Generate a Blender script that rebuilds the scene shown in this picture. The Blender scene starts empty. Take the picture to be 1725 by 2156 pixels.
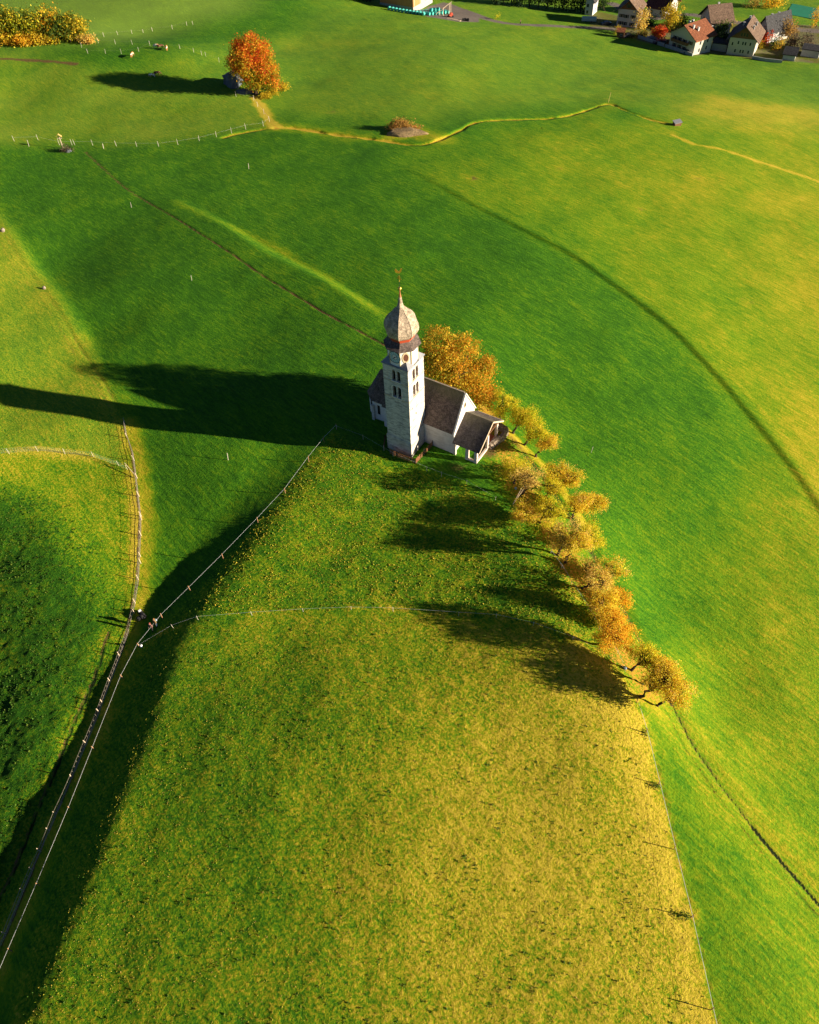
import bpy, math, random
import numpy as np
from concurrent.futures import ThreadPoolExecutor
from mathutils import Vector, Matrix
random.seed(7); rng = np.random.default_rng(7)
C = bpy.context.scene.collection
scene = bpy.context.scene

# ------------------------------------------------------------------ camera, sky, sun, exposure
CAM_H = 82.0
PITCH, ROLL = math.radians(49.5), math.radians(2.9)
FPX, CX, CY = 1595.0, 862.5, 1078.0
F_ = np.array([0, math.cos(PITCH), -math.sin(PITCH)])
R0 = np.array([1.0, 0, 0]); U0 = np.array([0, math.sin(PITCH), math.cos(PITCH)])
R_ = math.cos(ROLL)*R0 - math.sin(ROLL)*U0
U_ = math.sin(ROLL)*R0 + math.cos(ROLL)*U0
cam = bpy.data.cameras.new('camera'); camo = bpy.data.objects.new('camera', cam); C.objects.link(camo)
cam.sensor_fit = 'VERTICAL'; cam.sensor_height = 36.0; cam.lens = 36.0*FPX/2156.0
cam.clip_start = 0.5; cam.clip_end = 6000
M = Matrix(((R_[0], U_[0], -F_[0], 0), (R_[1], U_[1], -F_[1], 0), (R_[2], U_[2], -F_[2], CAM_H), (0, 0, 0, 1)))
camo.matrix_world = M
scene.camera = camo
scene.render.resolution_x = 819; scene.render.resolution_y = 1024

SUN_EL, SUN_AZ = math.radians(14.5), math.radians(105.5)      # azimuth from +Y towards +X
SUN = Vector((math.sin(SUN_AZ)*math.cos(SUN_EL), math.cos(SUN_AZ)*math.cos(SUN_EL), math.sin(SUN_EL)))
w = bpy.data.worlds.new('World'); scene.world = w; w.use_nodes = True
nt = w.node_tree; bg = nt.nodes['Background']
sky = nt.nodes.new('ShaderNodeTexSky'); sky.sky_type = 'NISHITA'; sky.sun_disc = False
sky.sun_elevation = SUN_EL; sky.sun_rotation = SUN_AZ; sky.altitude = 900; sky.air_density = 0.32; sky.dust_density = 0.0; sky.ozone_density = 2.0
nt.links.new(sky.outputs[0], bg.inputs[0]); bg.inputs[1].default_value = 0.05
sl = bpy.data.lights.new('sun', 'SUN'); sl.energy = 5.0; sl.angle = math.radians(0.5); sl.color = (1.0, 0.86, 0.66)
so = bpy.data.objects.new('sun', sl); C.objects.link(so); so.rotation_euler = SUN.to_track_quat('Z', 'Y').to_euler()
so.location = (120, -60, 80)
scene.view_settings.view_transform = 'Standard'; scene.view_settings.look = 'None'
scene.view_settings.gamma = 1.0; scene.view_settings.exposure = 1.3

# ------------------------------------------------------------------ helpers
def ray(px, py):
    d = F_*FPX + R_*(px-CX) + U_*(CY-py); return d/np.linalg.norm(d)
def at(px, py, z):
    d = ray(px, py); return np.array([0, 0, CAM_H]) + d*((z-CAM_H)/d[2])
def sstep(x): x = np.clip(x, 0, 1); return x*x*(3-2*x)

def tag(o, label=None, cat=None, group=None, kind=None):
    if label: o['label'] = label
    if cat: o['category'] = cat
    if group: o['group'] = group
    if kind: o['kind'] = kind
    return o
def empty(name, loc=(0, 0, 0), rz=0.0):
    o = bpy.data.objects.new(name, None); C.objects.link(o); o.location = Vector([float(a) for a in loc]); o.rotation_euler = (0, 0, rz)
    o.empty_display_size = 0.3
    return o
class MB:
    def __init__(s): s.v = []; s.f = []; s.col = None
    def add(s, vs, fs):
        n = len(s.v); s.v += [tuple(float(a) for a in p) for p in vs]; s.f += [tuple(i+n for i in f) for f in fs]; return s
    def box(s, x0, x1, y0, y1, z0, z1):
        return s.add([(x0,y0,z0),(x1,y0,z0),(x1,y1,z0),(x0,y1,z0),(x0,y0,z1),(x1,y0,z1),(x1,y1,z1),(x0,y1,z1)],
                     [(0,3,2,1),(4,5,6,7),(0,1,5,4),(1,2,6,5),(2,3,7,6),(3,0,4,7)])
    def obox(s, c, ax, ay, az):          # centre + three half-axis vectors
        c = np.array(c, float); ax, ay, az = map(lambda a: np.array(a, float), (ax, ay, az))
        P = [c+i*ax+j*ay+k*az for k in (-1, 1) for i, j in ((-1,-1),(1,-1),(1,1),(-1,1))]
        return s.add(P, [(0,3,2,1),(4,5,6,7),(0,1,5,4),(1,2,6,5),(2,3,7,6),(3,0,4,7)])
    def beam(s, a, b, w_, h_=None):
        a = Vector([float(q) for q in a]); b = Vector([float(q) for q in b]); d = (b-a); L = d.length
        if L < 1e-6: return s
        d.normalize(); up = Vector((0, 0, 1)) if abs(d.z) < .95 else Vector((1, 0, 0))
        x = d.cross(up).normalized(); y = x.cross(d)
        return s.obox((a+b)/2, np.array(d)*L/2, np.array(x)*w_/2, np.array(y)*(h_ or w_)/2)
    def prism(s, poly, z0, z1):
        n = len(poly); vs = [(x, y, z0) for x, y in poly]+[(x, y, z1) for x, y in poly]
        return s.add(vs, [tuple(range(n-1, -1, -1)), tuple(range(n, 2*n))]+[(i, (i+1) % n, n+(i+1) % n, n+i) for i in range(n)])
    def loft(s, rings, cap=True):
        n = len(rings[0]); vs = [p for r in rings for p in r]; fs = []
        for k in range(len(rings)-1):
            for i in range(n):
                j = (i+1) % n; fs.append((k*n+i, k*n+j, (k+1)*n+j, (k+1)*n+i))
        if cap: fs += [tuple(range(n-1, -1, -1)), tuple(range((len(rings)-1)*n, len(rings)*n))]
        return s.add(vs, fs)
    def lathe(s, prof, n=8, rot=0.0, c=(0, 0), cap=True):
        return s.loft([[(c[0]+r*math.cos(rot+2*math.pi*i/n), c[1]+r*math.sin(rot+2*math.pi*i/n), z) for i in range(n)] for z, r in prof], cap)
    def tube(s, pts, rs, n=6):
        rings = []; pts = [Vector([float(q) for q in p]) for p in pts]
        for i, p in enumerate(pts):
            d = (pts[min(i+1, len(pts)-1)]-pts[max(i-1, 0)]).normalized()
            up = Vector((0, 0, 1)) if abs(d.z) < .9 else Vector((1, 0, 0))
            x = d.cross(up).normalized(); y = x.cross(d)
            rings.append([p+(x*math.cos(2*math.pi*k/n)+y*math.sin(2*math.pi*k/n))*rs[i] for k in range(n)])
        return s.loft(rings)
    def sphere(s, c, r, n=10, m=6, sc=(1, 1, 1)):
        rings = []
        for j in range(1, m):
            a = math.pi*j/m
            rings.append([(c[0]+sc[0]*r*math.sin(a)*math.cos(2*math.pi*i/n), c[1]+sc[1]*r*math.sin(a)*math.sin(2*math.pi*i/n), c[2]-sc[2]*r*math.cos(a)) for i in range(n)])
        return s.loft(rings)
    def build(s, name, mat=None, parent=None, smooth=False):
        me = bpy.data.meshes.new(name); me.from_pydata(s.v, [], s.f); me.update()
        if mat: me.materials.append(mat)
        if smooth: me.polygons.foreach_set('use_smooth', [True]*len(me.polygons))
        o = bpy.data.objects.new(name, me); C.objects.link(o)
        if parent: o.parent = parent
        return o
def copy_tree(o, parent=None):
    c = o.copy(); C.objects.link(c); c.parent = parent
    for ch in [k for k in bpy.data.objects if k.parent == o]: copy_tree(ch, c)
    return c

# materials ------------------------------------------------------
def new_mat(name, rough=0.85):
    m = bpy.data.materials.new(name); m.use_nodes = True
    b = m.node_tree.nodes['Principled BSDF']; b.inputs['Roughness'].default_value = rough
    b.inputs['Specular IOR Level'].default_value = 0.2
    return m, m.node_tree, b
def N(nt, typ, **kw):
    n = nt.nodes.new(typ)
    for k, v in kw.items():
        if k in n.inputs.keys() if hasattr(n.inputs, 'keys') else False: n.inputs[k].default_value = v
        else: setattr(n, k, v)
    return n
def noise(nt, co, scale, detail=4, rough=0.6, dist=0.0):
    n = nt.nodes.new('ShaderNodeTexNoise'); n.inputs['Scale'].default_value = scale; n.inputs['Detail'].default_value = detail
    n.inputs['Roughness'].default_value = rough; n.inputs['Distortion'].default_value = dist
    nt.links.new(co, n.inputs['Vector']); return n.outputs['Fac']
def ramp(nt, fac, stops):
    r = nt.nodes.new('ShaderNodeValToRGB'); cr = r.color_ramp
    while len(cr.elements) < len(stops): cr.elements.new(0.5)
    for e, (p, c) in zip(cr.elements, stops):
        e.position = p; e.color = (c[0], c[1], c[2], 1) if not isinstance(c, (int, float)) else (c, c, c, 1)
    nt.links.new(fac, r.inputs[0]); return r.outputs[0]
def mix(nt, fac, a, b, mode='MIX'):
    n = nt.nodes.new('ShaderNodeMix'); n.data_type = 'RGBA'; n.blend_type = mode
    for s_, v in ((n.inputs[0], fac), (n.inputs[6], a), (n.inputs[7], b)):
        if isinstance(v, (int, float)): s_.default_value = v
        elif isinstance(v, (tuple, list)): s_.default_value = (v[0], v[1], v[2], 1)
        else: nt.links.new(v, s_)
    return n.outputs[2]
def math_(nt, op, a, b=0.0, c=None):
    n = nt.nodes.new('ShaderNodeMath'); n.operation = op
    for s_, v in zip(n.inputs, (a, b, c)):
        if v is None: continue
        if isinstance(v, (int, float)): s_.default_value = v
        else: nt.links.new(v, s_)
    return n.outputs[0]
def bump(nt, b, h, strength=0.5, dist=0.05):
    n = nt.nodes.new('ShaderNodeBump'); n.inputs['Strength'].default_value = strength; n.inputs['Distance'].default_value = dist
    nt.links.new(h, n.inputs['Height']); nt.links.new(n.outputs[0], b.inputs['Normal'])
def objco(nt): return nt.nodes.new('ShaderNodeTexCoord').outputs['Object']
def scaled(nt, co, sx, sy, sz):
    n = nt.nodes.new('ShaderNodeMapping'); n.inputs['Scale'].default_value = (sx, sy, sz); nt.links.new(co, n.inputs[0]); return n.outputs[0]
def simple(name, c1, c2=None, scale=3.0, rough=0.8, bmp=0.2, bd=0.02, metal=0.0, stretch=(1, 1, 1), spec=0.2):
    m, t, b = new_mat(name, rough); co = scaled(t, objco(t), *stretch)
    c2 = c2 or tuple(x*0.7 for x in c1)
    f = noise(t, co, scale, 5, 0.65); t.links.new(ramp(t, f, [(0.3, c2), (0.7, c1)]), b.inputs['Base Color'])
    b.inputs['Metallic'].default_value = metal; b.inputs['Specular IOR Level'].default_value = spec
    if bmp: bump(t, b, f, bmp, bd)
    return m

# ------------------------------------------------------------------ terrain
def P3(pts): return np.array([at(x, y, z) for x, y, z in pts])
def seg_dist(X, Y, line, closed=False):
    """distance, side sign (+ = left of travel) and running parameter of the nearest point"""
    best = np.full(X.shape, 1e18); sg = np.ones(X.shape); par = np.zeros(X.shape)
    for i in range(len(line)-1):
        ax, ay = line[i][:2]; bx, by = line[i+1][:2]; dx, dy = bx-ax, by-ay; L2 = dx*dx+dy*dy+1e-12
        t = np.clip(((X-ax)*dx+(Y-ay)*dy)/L2, 0, 1); qx = X-ax-t*dx; qy = Y-ay-t*dy; d = qx*qx+qy*qy
        m = d < best; best = np.where(m, d, best); s_ = np.sign(dx*(Y-ay)-dy*(X-ax)); sg = np.where(m, s_, sg); par = np.where(m, i+t, par)
    return np.sqrt(best), sg, par
def smooth_line(pts, n=6):
    pts = np.array(pts, float); out = []
    for i in range(len(pts)-1):
        p0 = pts[max(i-1, 0)]; p1 = pts[i]; p2 = pts[i+1]; p3 = pts[min(i+2, len(pts)-1)]
        for k in range(n):
            t = k/n; out.append(.5*((2*p1)+(-p0+p2)*t+(2*p0-5*p1+4*p2-p3)*t*t+(-p0+3*p1-3*p2+p3)*t**3))
    out.append(pts[-1]); return np.array(out)

# spur flank: crest line (seen from above, running from the church towards the camera)
CREST = [(700,912,0,0.0),(655,965,-.3,1.2),(600,1035,-.6,1.9),(520,1130,-1.2,2.4),(430,1250,-2.0,2.5),(345,1370,-2.8,2.6),(260,1600,-3.5,2.7),(160,1830,-4.0,2.8),(80,2030,-4.3,2.9),(0,2230,-4.6,3.0)]
cl = np.array([list(at(a,b,z)[:2])+[A] for a,b,z,A in CREST]); cl = np.vstack([cl, [cl[-1][0]-8, cl[-1][1]-45, 6.2]]); CRESTW = smooth_line(cl, 4)
# banks: pixel line, height of the drop, width, side the ground falls to
def wl(pts, extra=None, n=4):
    a = np.array([list(at(x, y, z)[:2])+[A] for x, y, z, A in pts]); return smooth_line(a, n)
BANK_E = wl([(800,322,-5.5,0),(900,372,-4.8,.5),(1000,430,-4.4,.9),(1120,490,-4.2,1.3),(1200,530,-4.3,1.5),(1280,585,-4.4,1.6),(1400,672,-4.8,1.6),(1500,768,-5.2,1.6),(1600,882,-5.8,1.5),(1680,985,-6.2,1.5),(1760,1110,-6.8,1.5),(1850,1280,-7.5,1.4)])
BANK_N = wl([(340,402,-5.8,0),(400,432,-5.4,.35),(480,478,-4.8,.7),(560,530,-4,.9),(680,590,-3,1.0),(760,635,-2,.9),(835,680,-1.2,0)])
BANK_W = wl([(-60,395,-6,.2),(0,450,-5.4,.3),(80,560,-4.6,.4),(150,655,-3.8,.4),(190,722,-3.4,.3),(215,770,-3,0)])
BANK_T = wl([(1060,905,-.4,0),(1120,968,-1.0,.5),(1155,1022,-1.3,.7),(1200,1090,-1.9,.8),(1240,1150,-2.4,.8),(1300,1250,-2.9,.9),(1350,1358,-3.0,.8),(1400,1460,-2.8,.6),(1415,1480,-2.8,.5),(1430,1515,-3,.5),(1455,1565,-3.2,.5),(1518,1655,-3.6,.5),(1585,1745,-4,.5),(1655,1828,-4.6,.6),(1725,1906,-5.2,.7),(1830,2030,-6,.7)])
STEPS = [(CRESTW, 12.0, -1, 45.0), (BANK_E, 3.0, -1, 22.0), (BANK_N, 3.5, 1, 14.0), (BANK_W, 3.5, 1, 14.0), (BANK_T, 1.8, -1, 9.0)]
def steps(X, Y):
    Z = np.zeros(X.shape)
    for k, (L, wd, side, R) in enumerate(STEPS):
        d, sg, par = seg_dist(X, Y, L)
        A = np.interp(par, np.arange(len(L)), L[:, 2]); sd = d*sg*side
        if k == 0: Z -= A*sstep((sd+4.0)/wd)*np.exp(-(np.maximum(sd, 0)/R)**2)
        elif k == 1:   # ground on the near side drops
            Z += .24*A*sstep(-sd/1.6+.5)*np.exp(-(d/R)**2)
        elif k == 4:
            Z -= .35*A*sstep(sd/wd+.5)*np.exp(-(d/R)**2)
        else:
            Z += A*sstep(-sd/wd+.5)*np.exp(-(d/R)**2)
    return Z
CTRL = [
 # church knoll
 (870,960,0),(960,960,0),(1000,870,0),(800,880,0),(850,800,0),(1050,930,-.2),(750,900,-.4),(720,960,-.1),(940,1030,0),(950,740,-.3),
 # spur
 (900,1100,-.3),(1000,1200,-.1),(800,1250,-.7),(950,1350,.1),(700,1200,-1.2),(600,1370,-1.2),
 # east edge of the spur
 (1070,1060,.3),(1130,1140,.5),(1200,1250,.7),(1290,1400,.8), 
 # crest (west edge) before the flank drops
 (655,965,-.6),(520,1130,-1.9),(430,1250,-2.2),(345,1370,-2.7),
 # valley along the wire mesh fence
 (262,890,-2.5),(300,1080,-3.6),(292,1220,-4.4),(262,1350,-4.6),(210,1500,-4.8),(140,1680,-5.1),(60,1850,-5.4),(-20,2000,-5.6),(-150,2250,-6.0),
 (500,1000,-1.7),(600,900,-1.1),(450,1120,-3.2),(400,950,-2.0),(380,1150,-4.0),(500,880,-1.4),
 # field west of the valley
 (150,880,-1.9),(0,865,-2.0),(120,1000,-2.7),(0,1080,-2.2),(170,1180,-3.5),(60,1250,-3.5),(0,1400,-5.0),(120,1400,-4.4),(0,1600,-5.4),(100,1560,-4.6),(0,1800,-5.4),(-250,1300,-7.5),(-250,1700,-9),(-200,1000,-.5),(-200,850,0),
 # north west
 (262,800,-2.9),(190,722,-3.6),(90,580,-5),(0,445,-6),(60,700,-2.4),(0,620,-2.4),(0,760,-1.2),(-150,600,0),(250,600,-3.4),(300,700,-2.9),(400,780,-2.2),(400,700,-2.6),(600,760,-1.2),(600,650,-2.1),(300,480,-5.2),(120,420,-6.3),
 (500,560,-3.0),(700,680,-1.2),(780,720,-.6),(420,400,-6),(560,430,-5.2),(700,500,-3.8),(800,600,-2.2),(600,340,-6.8),(200,330,-8),(0,300,-8),(300,360,-7.0),
 (900,620,-2),(850,450,-4.2),(1000,600,-2.4),(1100,800,-2.2),(1200,700,-3.2),(1300,900,-3.8),(1150,950,-2.0),(1000,500,-3.8),
 (1350,1100,-4.2),(1450,1000,-5.0),(1600,1150,-6.4),(1725,1200,-6.9),(1500,1300,-4.8),(1400,1280,-3.9),(1650,1450,-4.6),(1725,1600,-4.7),(1500,1480,-3.5),(1600,1650,-2.8),(1725,1800,-3.1),(1560,1850,-.3),(1650,2050,-.3),(1600,2156,.3),(1850,1900,-3.6),(1850,1500,-6.2),
 # north east slope
 (900,330,-6.6),(1100,400,-6.0),(1300,500,-6.6),(1450,600,-7.0),(1600,750,-7.8),(1725,900,-8.6),(1100,300,-8.5),(1300,350,-9.2),(1500,450,-10),(1725,600,-11.5),(1500,300,-13),(1725,400,-15),(1300,250,-12),(1725,250,-21),
 (1400,180,-19),(1300,140,-22),(1500,150,-24),(1600,170,-25.5),(1725,175,-28),(1320,75,-27.5),(1450,120,-27.5),(1560,130,-28.5),(1560,60,-30),(1700,100,-30),(1700,20,-33),(1400,20,-32),(1200,10,-31),(1150,50,-26),
 (1000,50,-22.5),(900,38,-21),(850,20,-23),(1000,0,-27),
 # northern domes
 (850,120,-12.5),(1000,130,-14),(1100,150,-16),(1200,200,-15),(1000,220,-10.5),(800,200,-10.2),(680,120,-13),(720,170,-11.0),(700,60,-16.5),(600,100,-14.2),(640,180,-11.2),(560,240,-9.2),(700,260,-8.8),(850,265,-8.2),
 (535,205,-9.5),(470,160,-8.6),(325,150,-7.6),(330,108,-6.2),(200,110,-6.0),(60,110,-6.2),(0,200,-9),(200,220,-9.4),(400,230,-9.4),(100,160,-7.8),(400,110,-7.0),(450,125,-8.0),(250,180,-8.4),
 (300,72,-12.5),(380,60,-13.5),(450,50,-14.2),(230,60,-10.5),(100,20,-9.0),(300,10,-11),(500,20,-15),(0,60,-7),(700,10,-19),(-200,200,-5),(-200,50,-5),(120,75,-6),
]
for _y, _c, _f in ((1500,300,1345),(1650,238,1370),(1800,172,1400),(1980,98,1440),(2156,28,1490),(2330,-40,1540)):
    _r = _f-230
    for _t in (0, .25, .5, .75, 1): CTRL.append((_r+(_c-_r)*_t, _y, 1.0-3.8*_t**2.5))
    CTRL.append((_f, _y, .75))
FAR = [(-900,900,-10),(0,1300,-40),(900,900,-60),(900,0,-45),(900,-700,-40),(0,-900,-20),(-900,-700,-5),(-900,0,5),(-300,600,-12),(0,650,-35),(350,550,-45),(350,250,-42),(250,0,-14),(0,-200,-8),(-250,0,-2),(-250,250,-3),(120,-80,-5),(-110,-40,-10),(-60,-60,-12),(0,-60,.5),(30,-50,-.5)]
cp = np.array([list(at(a, b, z)) for a, b, z in CTRL]+[list(map(float, q)) for q in FAR])
SC = 50.0
def tps(r2): return r2*np.log(np.maximum(r2, 1e-12))*0.5
def fit():
    x = cp[:, 0]/SC; y = cp[:, 1]/SC; v = cp[:, 2]-steps(cp[:, 0], cp[:, 1]); n = len(x)
    K = tps((x[:, None]-x)**2+(y[:, None]-y)**2)+np.eye(n)*0.004
    P_ = np.stack([np.ones(n), x, y], 1); A = np.block([[K, P_], [P_.T, np.zeros((3, 3))]])
    return np.linalg.solve(A, np.r_[v, 0, 0, 0])
WT = fit()
def Zg(X, Y):
    X = np.atleast_1d(np.asarray(X, float)); Y = np.atleast_1d(np.asarray(Y, float)); sh = X.shape; X = X.ravel(); Y = Y.ravel()
    out = np.empty(len(X)); n = len(cp)
    def job(a):
        x = X[a:a+12000]/SC; y = Y[a:a+12000]/SC
        K = tps((x[:, None]-cp[:, 0]/SC)**2+(y[:, None]-cp[:, 1]/SC)**2)
        out[a:a+12000] = K@WT[:n]+WT[n]+WT[n+1]*x+WT[n+2]*y+steps(X[a:a+12000], Y[a:a+12000])
    if len(X) > 12000:
        with ThreadPoolExecutor(4) as ex: list(ex.map(job, range(0, len(X), 12000)))
    else: job(0)
    return out.reshape(sh)
def zg(x, y): return float(Zg(x, y)[0])
def G(px, py):
    """point of the terrain behind pixel (px, py)"""
    d = ray(px, py); ts = np.linspace((CAM_H-12)/-d[2], (CAM_H+60)/-d[2], 160)
    X, Y, Zr = d[0]*ts, d[1]*ts, CAM_H+d[2]*ts; dz = Zr-Zg(X, Y); k = int(np.argmax(dz < 0)) or 1
    t = ts[k-1]+(ts[k]-ts[k-1])*dz[k-1]/(dz[k-1]-dz[k]+1e-9)
    return np.array([d[0]*t, d[1]*t, zg(d[0]*t, d[1]*t)])
def GL(pts): return np.array([G(*p) for p in pts])

# lattice value noise in numpy
def vnoise(X, Y, s, seed):
    r = np.random.default_rng(seed).random((256, 256)); x = X/s; y = Y/s; i = np.floor(x).astype(int); j = np.floor(y).astype(int)
    fx = x-i; fy = y-j; fx = fx*fx*(3-2*fx); fy = fy*fy*(3-2*fy)
    a = r[i % 256, j % 256]; b = r[(i+1) % 256, j % 256]; c = r[i % 256, (j+1) % 256]; d = r[(i+1) % 256, (j+1) % 256]
    return (a*(1-fx)+b*fx)*(1-fy)+(c*(1-fx)+d*fx)*fy
def fbm(X, Y, s, seed, o=4):
    v = 0; a = 1; t = 0
    for k in range(o): v = v+a*vnoise(X+17*k, Y-31*k, s/2**k, seed+k); t += a; a *= .55
    return v/t

# line helpers: pixel polylines traced on the ground
PATH_BROWN = [(180,319),(202,341),(252,386),(288,412),(346,445),(407,483),(486,533),(547,576),(621,621),(700,668),(760,700),(812,728)]
STRIP_W = [(-20,440),(7,484),(43,548),(72,587),(97,620),(130,665),(170,735),(215,800),(250,860)]
DITCH = [(472,288),(512,277),(583,269),(640,272),(720,285),(810,295),(858,303),(896,303),(928,293),(973,271),(1000,258),(1060,252),(1110,250),(1173,247),(1211,239),(1246,228),(1270,221),(1288,220),(1317,233),(1365,249),(1397,257)]
DITCH2 = [(1416,284),(1461,303),(1525,316),(1589,337),(1653,358),(1725,382),(1790,402)]
DITCH3 = [(535,205),(552,228),(566,250),(583,269)]
TRACK = [(1414,1480),(1431,1514),(1455,1562),(1483,1604),(1517,1655),(1552,1700),(1586,1745),(1620,1786),(1655,1827),(1689,1865),(1725,1906),(1800,1990)]
TREETRACK = [(1062,908),(1110,961),(1152,1020),(1200,1090),(1240,1155),(1296,1247),(1312,1279),(1353,1362),(1376,1401),(1395,1436),(1414,1480)]
LANE = [(1014,857),(1052,892),(1100,940),(1158,995),(1195,1050),(1240,1120)]
PATH_SW = [(230,1330),(220,1354),(200,1417),(172,1483),(145,1542),(114,1621),(78,1703),(59,1750),(31,1825),(0,1887),(-40,1960)]
FENCE_W = [(262,888),(266,908),(280,952),(287,1006),(293,1060),(297,1085),(295,1126),(293,1170),(290,1222),(283,1270),(270,1330),(262,1365),(240,1415),(200,1520),(150,1650),(105,1750),(50,1890),(13,1975),(-30,2080)]
LEAF = [(1020,870),(1080,990),(1120,1060),(1175,1140),(1215,1210),(1270,1290),(1320,1380),(1370,1450)]
RFENCE = [(1338,1476),(1357,1531),(1376,1607),(1395,1690),(1414,1772),(1435,1858),(1452,1930),(1473,2006),(1491,2099),(1505,2156),(1540,2290)]
ROADN = [(940,8),(985,25),(1020,38),(1060,48),(1110,52),(1165,55),(1235,58),(1300,62)]
ROADE = [(1290,8),(1320,20),(1380,38),(1440,30),(1500,38),(1560,48),(1600,50),(1660,60),(1725,66),(1800,80)]
TRK_L = [(0,124),(60,127),(110,130),(160,135)]
def lm(X, Y, pts, wd, soft=.5, var=.35, seed=1):
    L = smooth_line(GL(pts)[:, :2], 3); q = wd*(1+var)*(1.5+soft)+1
    k = (X > L[:, 0].min()-q) & (X < L[:, 0].max()+q) & (Y > L[:, 1].min()-q) & (Y < L[:, 1].max()+q)
    out = np.zeros(X.shape)
    if k.any():
        x, y = X[k], Y[k]; d, sg, par = seg_dist(x, y, L); j = 1+var*(fbm(x, y, 3.0, 50+seed, 3)-.5)*2
        out[k] = 1-sstep((d/(wd*j)-1)/soft+.5)
    return out, None, None
def field(X, Y, pts):
    L = GL(pts)[:, :2]; ins = np.zeros(X.shape, bool); n = len(L)
    for i in range(n):
        ax, ay = L[i]; bx, by = L[(i+1) % n]
        ins ^= ((ay > Y) != (by > Y)) & (X < (bx-ax)*(Y-ay)/(by-ay+1e-12)+ax)
    d, _, _ = seg_dist(X, Y, np.vstack([L, L[:1]])); return np.where(ins, d, -d)
def soft(sd, w_): return sstep(sd/w_+.5)
def paint(X, Y):
    sh = X.shape
    D = np.sqrt(X*X+Y*Y)
    n1 = fbm(X, Y, 22, 1, 5); n2 = fbm(X, Y, 6, 11, 4); n3 = fbm(X, Y, 1.6, 21, 3); n4 = fbm(X, Y, .7, 31, 2)
    dry = np.zeros(sh); brown = np.zeros(sh); bushy = np.zeros(sh); leaf = np.zeros(sh); pale = np.zeros(sh); road = np.zeros(sh); dark = np.zeros(sh)
    dz = np.zeros(sh)
    near = (Y > -40) & (Y < 420) & (np.abs(X) < 240)
    # pasture on the spur below the rope: rougher and yellower
    spur = field(X, Y, [(300,1362),(417,1303),(531,1294),(639,1287),(828,1285),(966,1294),(1123,1316),(1206,1346),(1260,1372),(1320,1440),(1338,1476),(1376,1607),(1414,1772),(1452,1930),(1505,2156),(1560,2500),(-60,2500),(60,2000),(200,1600)])
    sm = soft(spur+1.6*(n3-.5), 2.6)*(Y > -45)
    upper = soft(field(X, Y, [(700,907),(828,958),(983,1018),(1043,1052),(1183,1196),(1238,1282),(1300,1380),(1206,1346),(1123,1316),(966,1294),(828,1285),(639,1287),(417,1303),(300,1362),(420,1240),(560,1080)]), 1.0)
    swf = soft(field(X, Y, [(0,946),(78,940),(170,950),(262,978),(290,1010),(297,1085),(290,1222),(262,1365),(200,1520),(105,1750),(13,1975),(-300,2500),(-700,1600),(-400,1000)]), 1.5)
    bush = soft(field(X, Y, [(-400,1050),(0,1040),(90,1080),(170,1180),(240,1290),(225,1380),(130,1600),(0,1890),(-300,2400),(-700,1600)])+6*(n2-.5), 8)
    nef = soft(field(X, Y, [(820,335),(1000,430),(1200,530),(1400,672),(1600,882),(1760,1110),(2400,1100),(2400,200),(1725,230),(1500,200),(1300,260),(1288,222),(1100,252),(928,296),(858,305)]), 16)
    nwf = soft(field(X, Y, [(0,450),(190,722),(262,890),(262,975),(0,946),(-500,900),(-500,440)]), 3)
    ntop = soft(field(X, Y, [(-400,30),(-400,-60),(560,-60),(520,20),(380,62),(230,92),(180,92),(0,100)]), 30)
    west_pasture = soft(field(X, Y, [(0,300),(220,308),(470,285),(583,268),(535,205),(420,200),(200,140),(60,110),(-300,130),(-300,320)]), 14)
    east = soft(field(X, Y, [(1338,1476),(1376,1607),(1414,1772),(1452,1930),(1505,2156),(1600,2500),(2600,2200),(2400,1000),(1760,1110),(1600,1000),(1500,1200),(1420,1480)]), 14)
    lr = sstep((X+32)/64); dry += sm*(.34+.52*lr+.4*(n1-.4)+.25*(n3-.5)) + upper*(.20+.45*(n3-.4)+.2*(n2-.2)) + nwf*(.28+.3*n1) + nef*(.20+.34*n1+.46*np.clip((X-20)/100, 0, 1)*np.clip(1.6-Y/160, .3, 1)) + swf*(.38+.2*n2)*(1-bush) + bush*(-.06+.5*(n3-.3)+.2*(n2-.4))  # dry tone also rises rightward, painting sunlight into the spur and right meadow
    top = soft(field(X, Y, [(300,150),(640,60),(700,-60),(2200,-60),(2200,300),(1500,260),(1280,210),(900,260),(600,240)]), 25); dry += top*(.10+.14*n1); pale += top*.3
    eb = np.clip((X-8)/30, 0, 1)*np.clip((105-Y)/30, 0, 1)*(1-sm)*(1-upper); dry += .09*eb; dry += east*(.23+.3*n1) + west_pasture*(.22+.3*n1) + (1-np.clip(sm+upper+nwf+nef+swf+east+west_pasture, 0, 1))*(.06+.16*n1+.12*(n2-.4))
    pale += ntop*.8 + west_pasture*.45*n1*1.6 + .25*nwf
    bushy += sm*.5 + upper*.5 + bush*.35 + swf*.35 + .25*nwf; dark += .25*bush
    # dry rims
    def dab(pts, wd, amt, arr, sf=1.0, var=.5, seed=3):
        m, s_, _ = lm(X, Y, pts, wd, sf, var, seed); arr += m*amt; return m
    dab([(p[0]+14, p[1]) for p in FENCE_W], 1.1, .55, dry, 2.5, .5, 4); dab([(p[0]-12, p[1]) for p in FENCE_W[:9]], .8, .35, dry, 2.0, .5, 5)
    m = dab([(p[0]-3, p[1]) for p in FENCE_W], .22, .55, brown, 1.2, .8, 6)
    m = dab(DITCH, .5, .6, dry, 2.0, 1.2, 7); dab(DITCH, .35, .42, leaf, 1.6, 1.2, 7); dz -= .35*m
    dab([(x, y+3) for x, y in DITCH], .35, .45, dark, 1.0, 1.2, 8)
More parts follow.
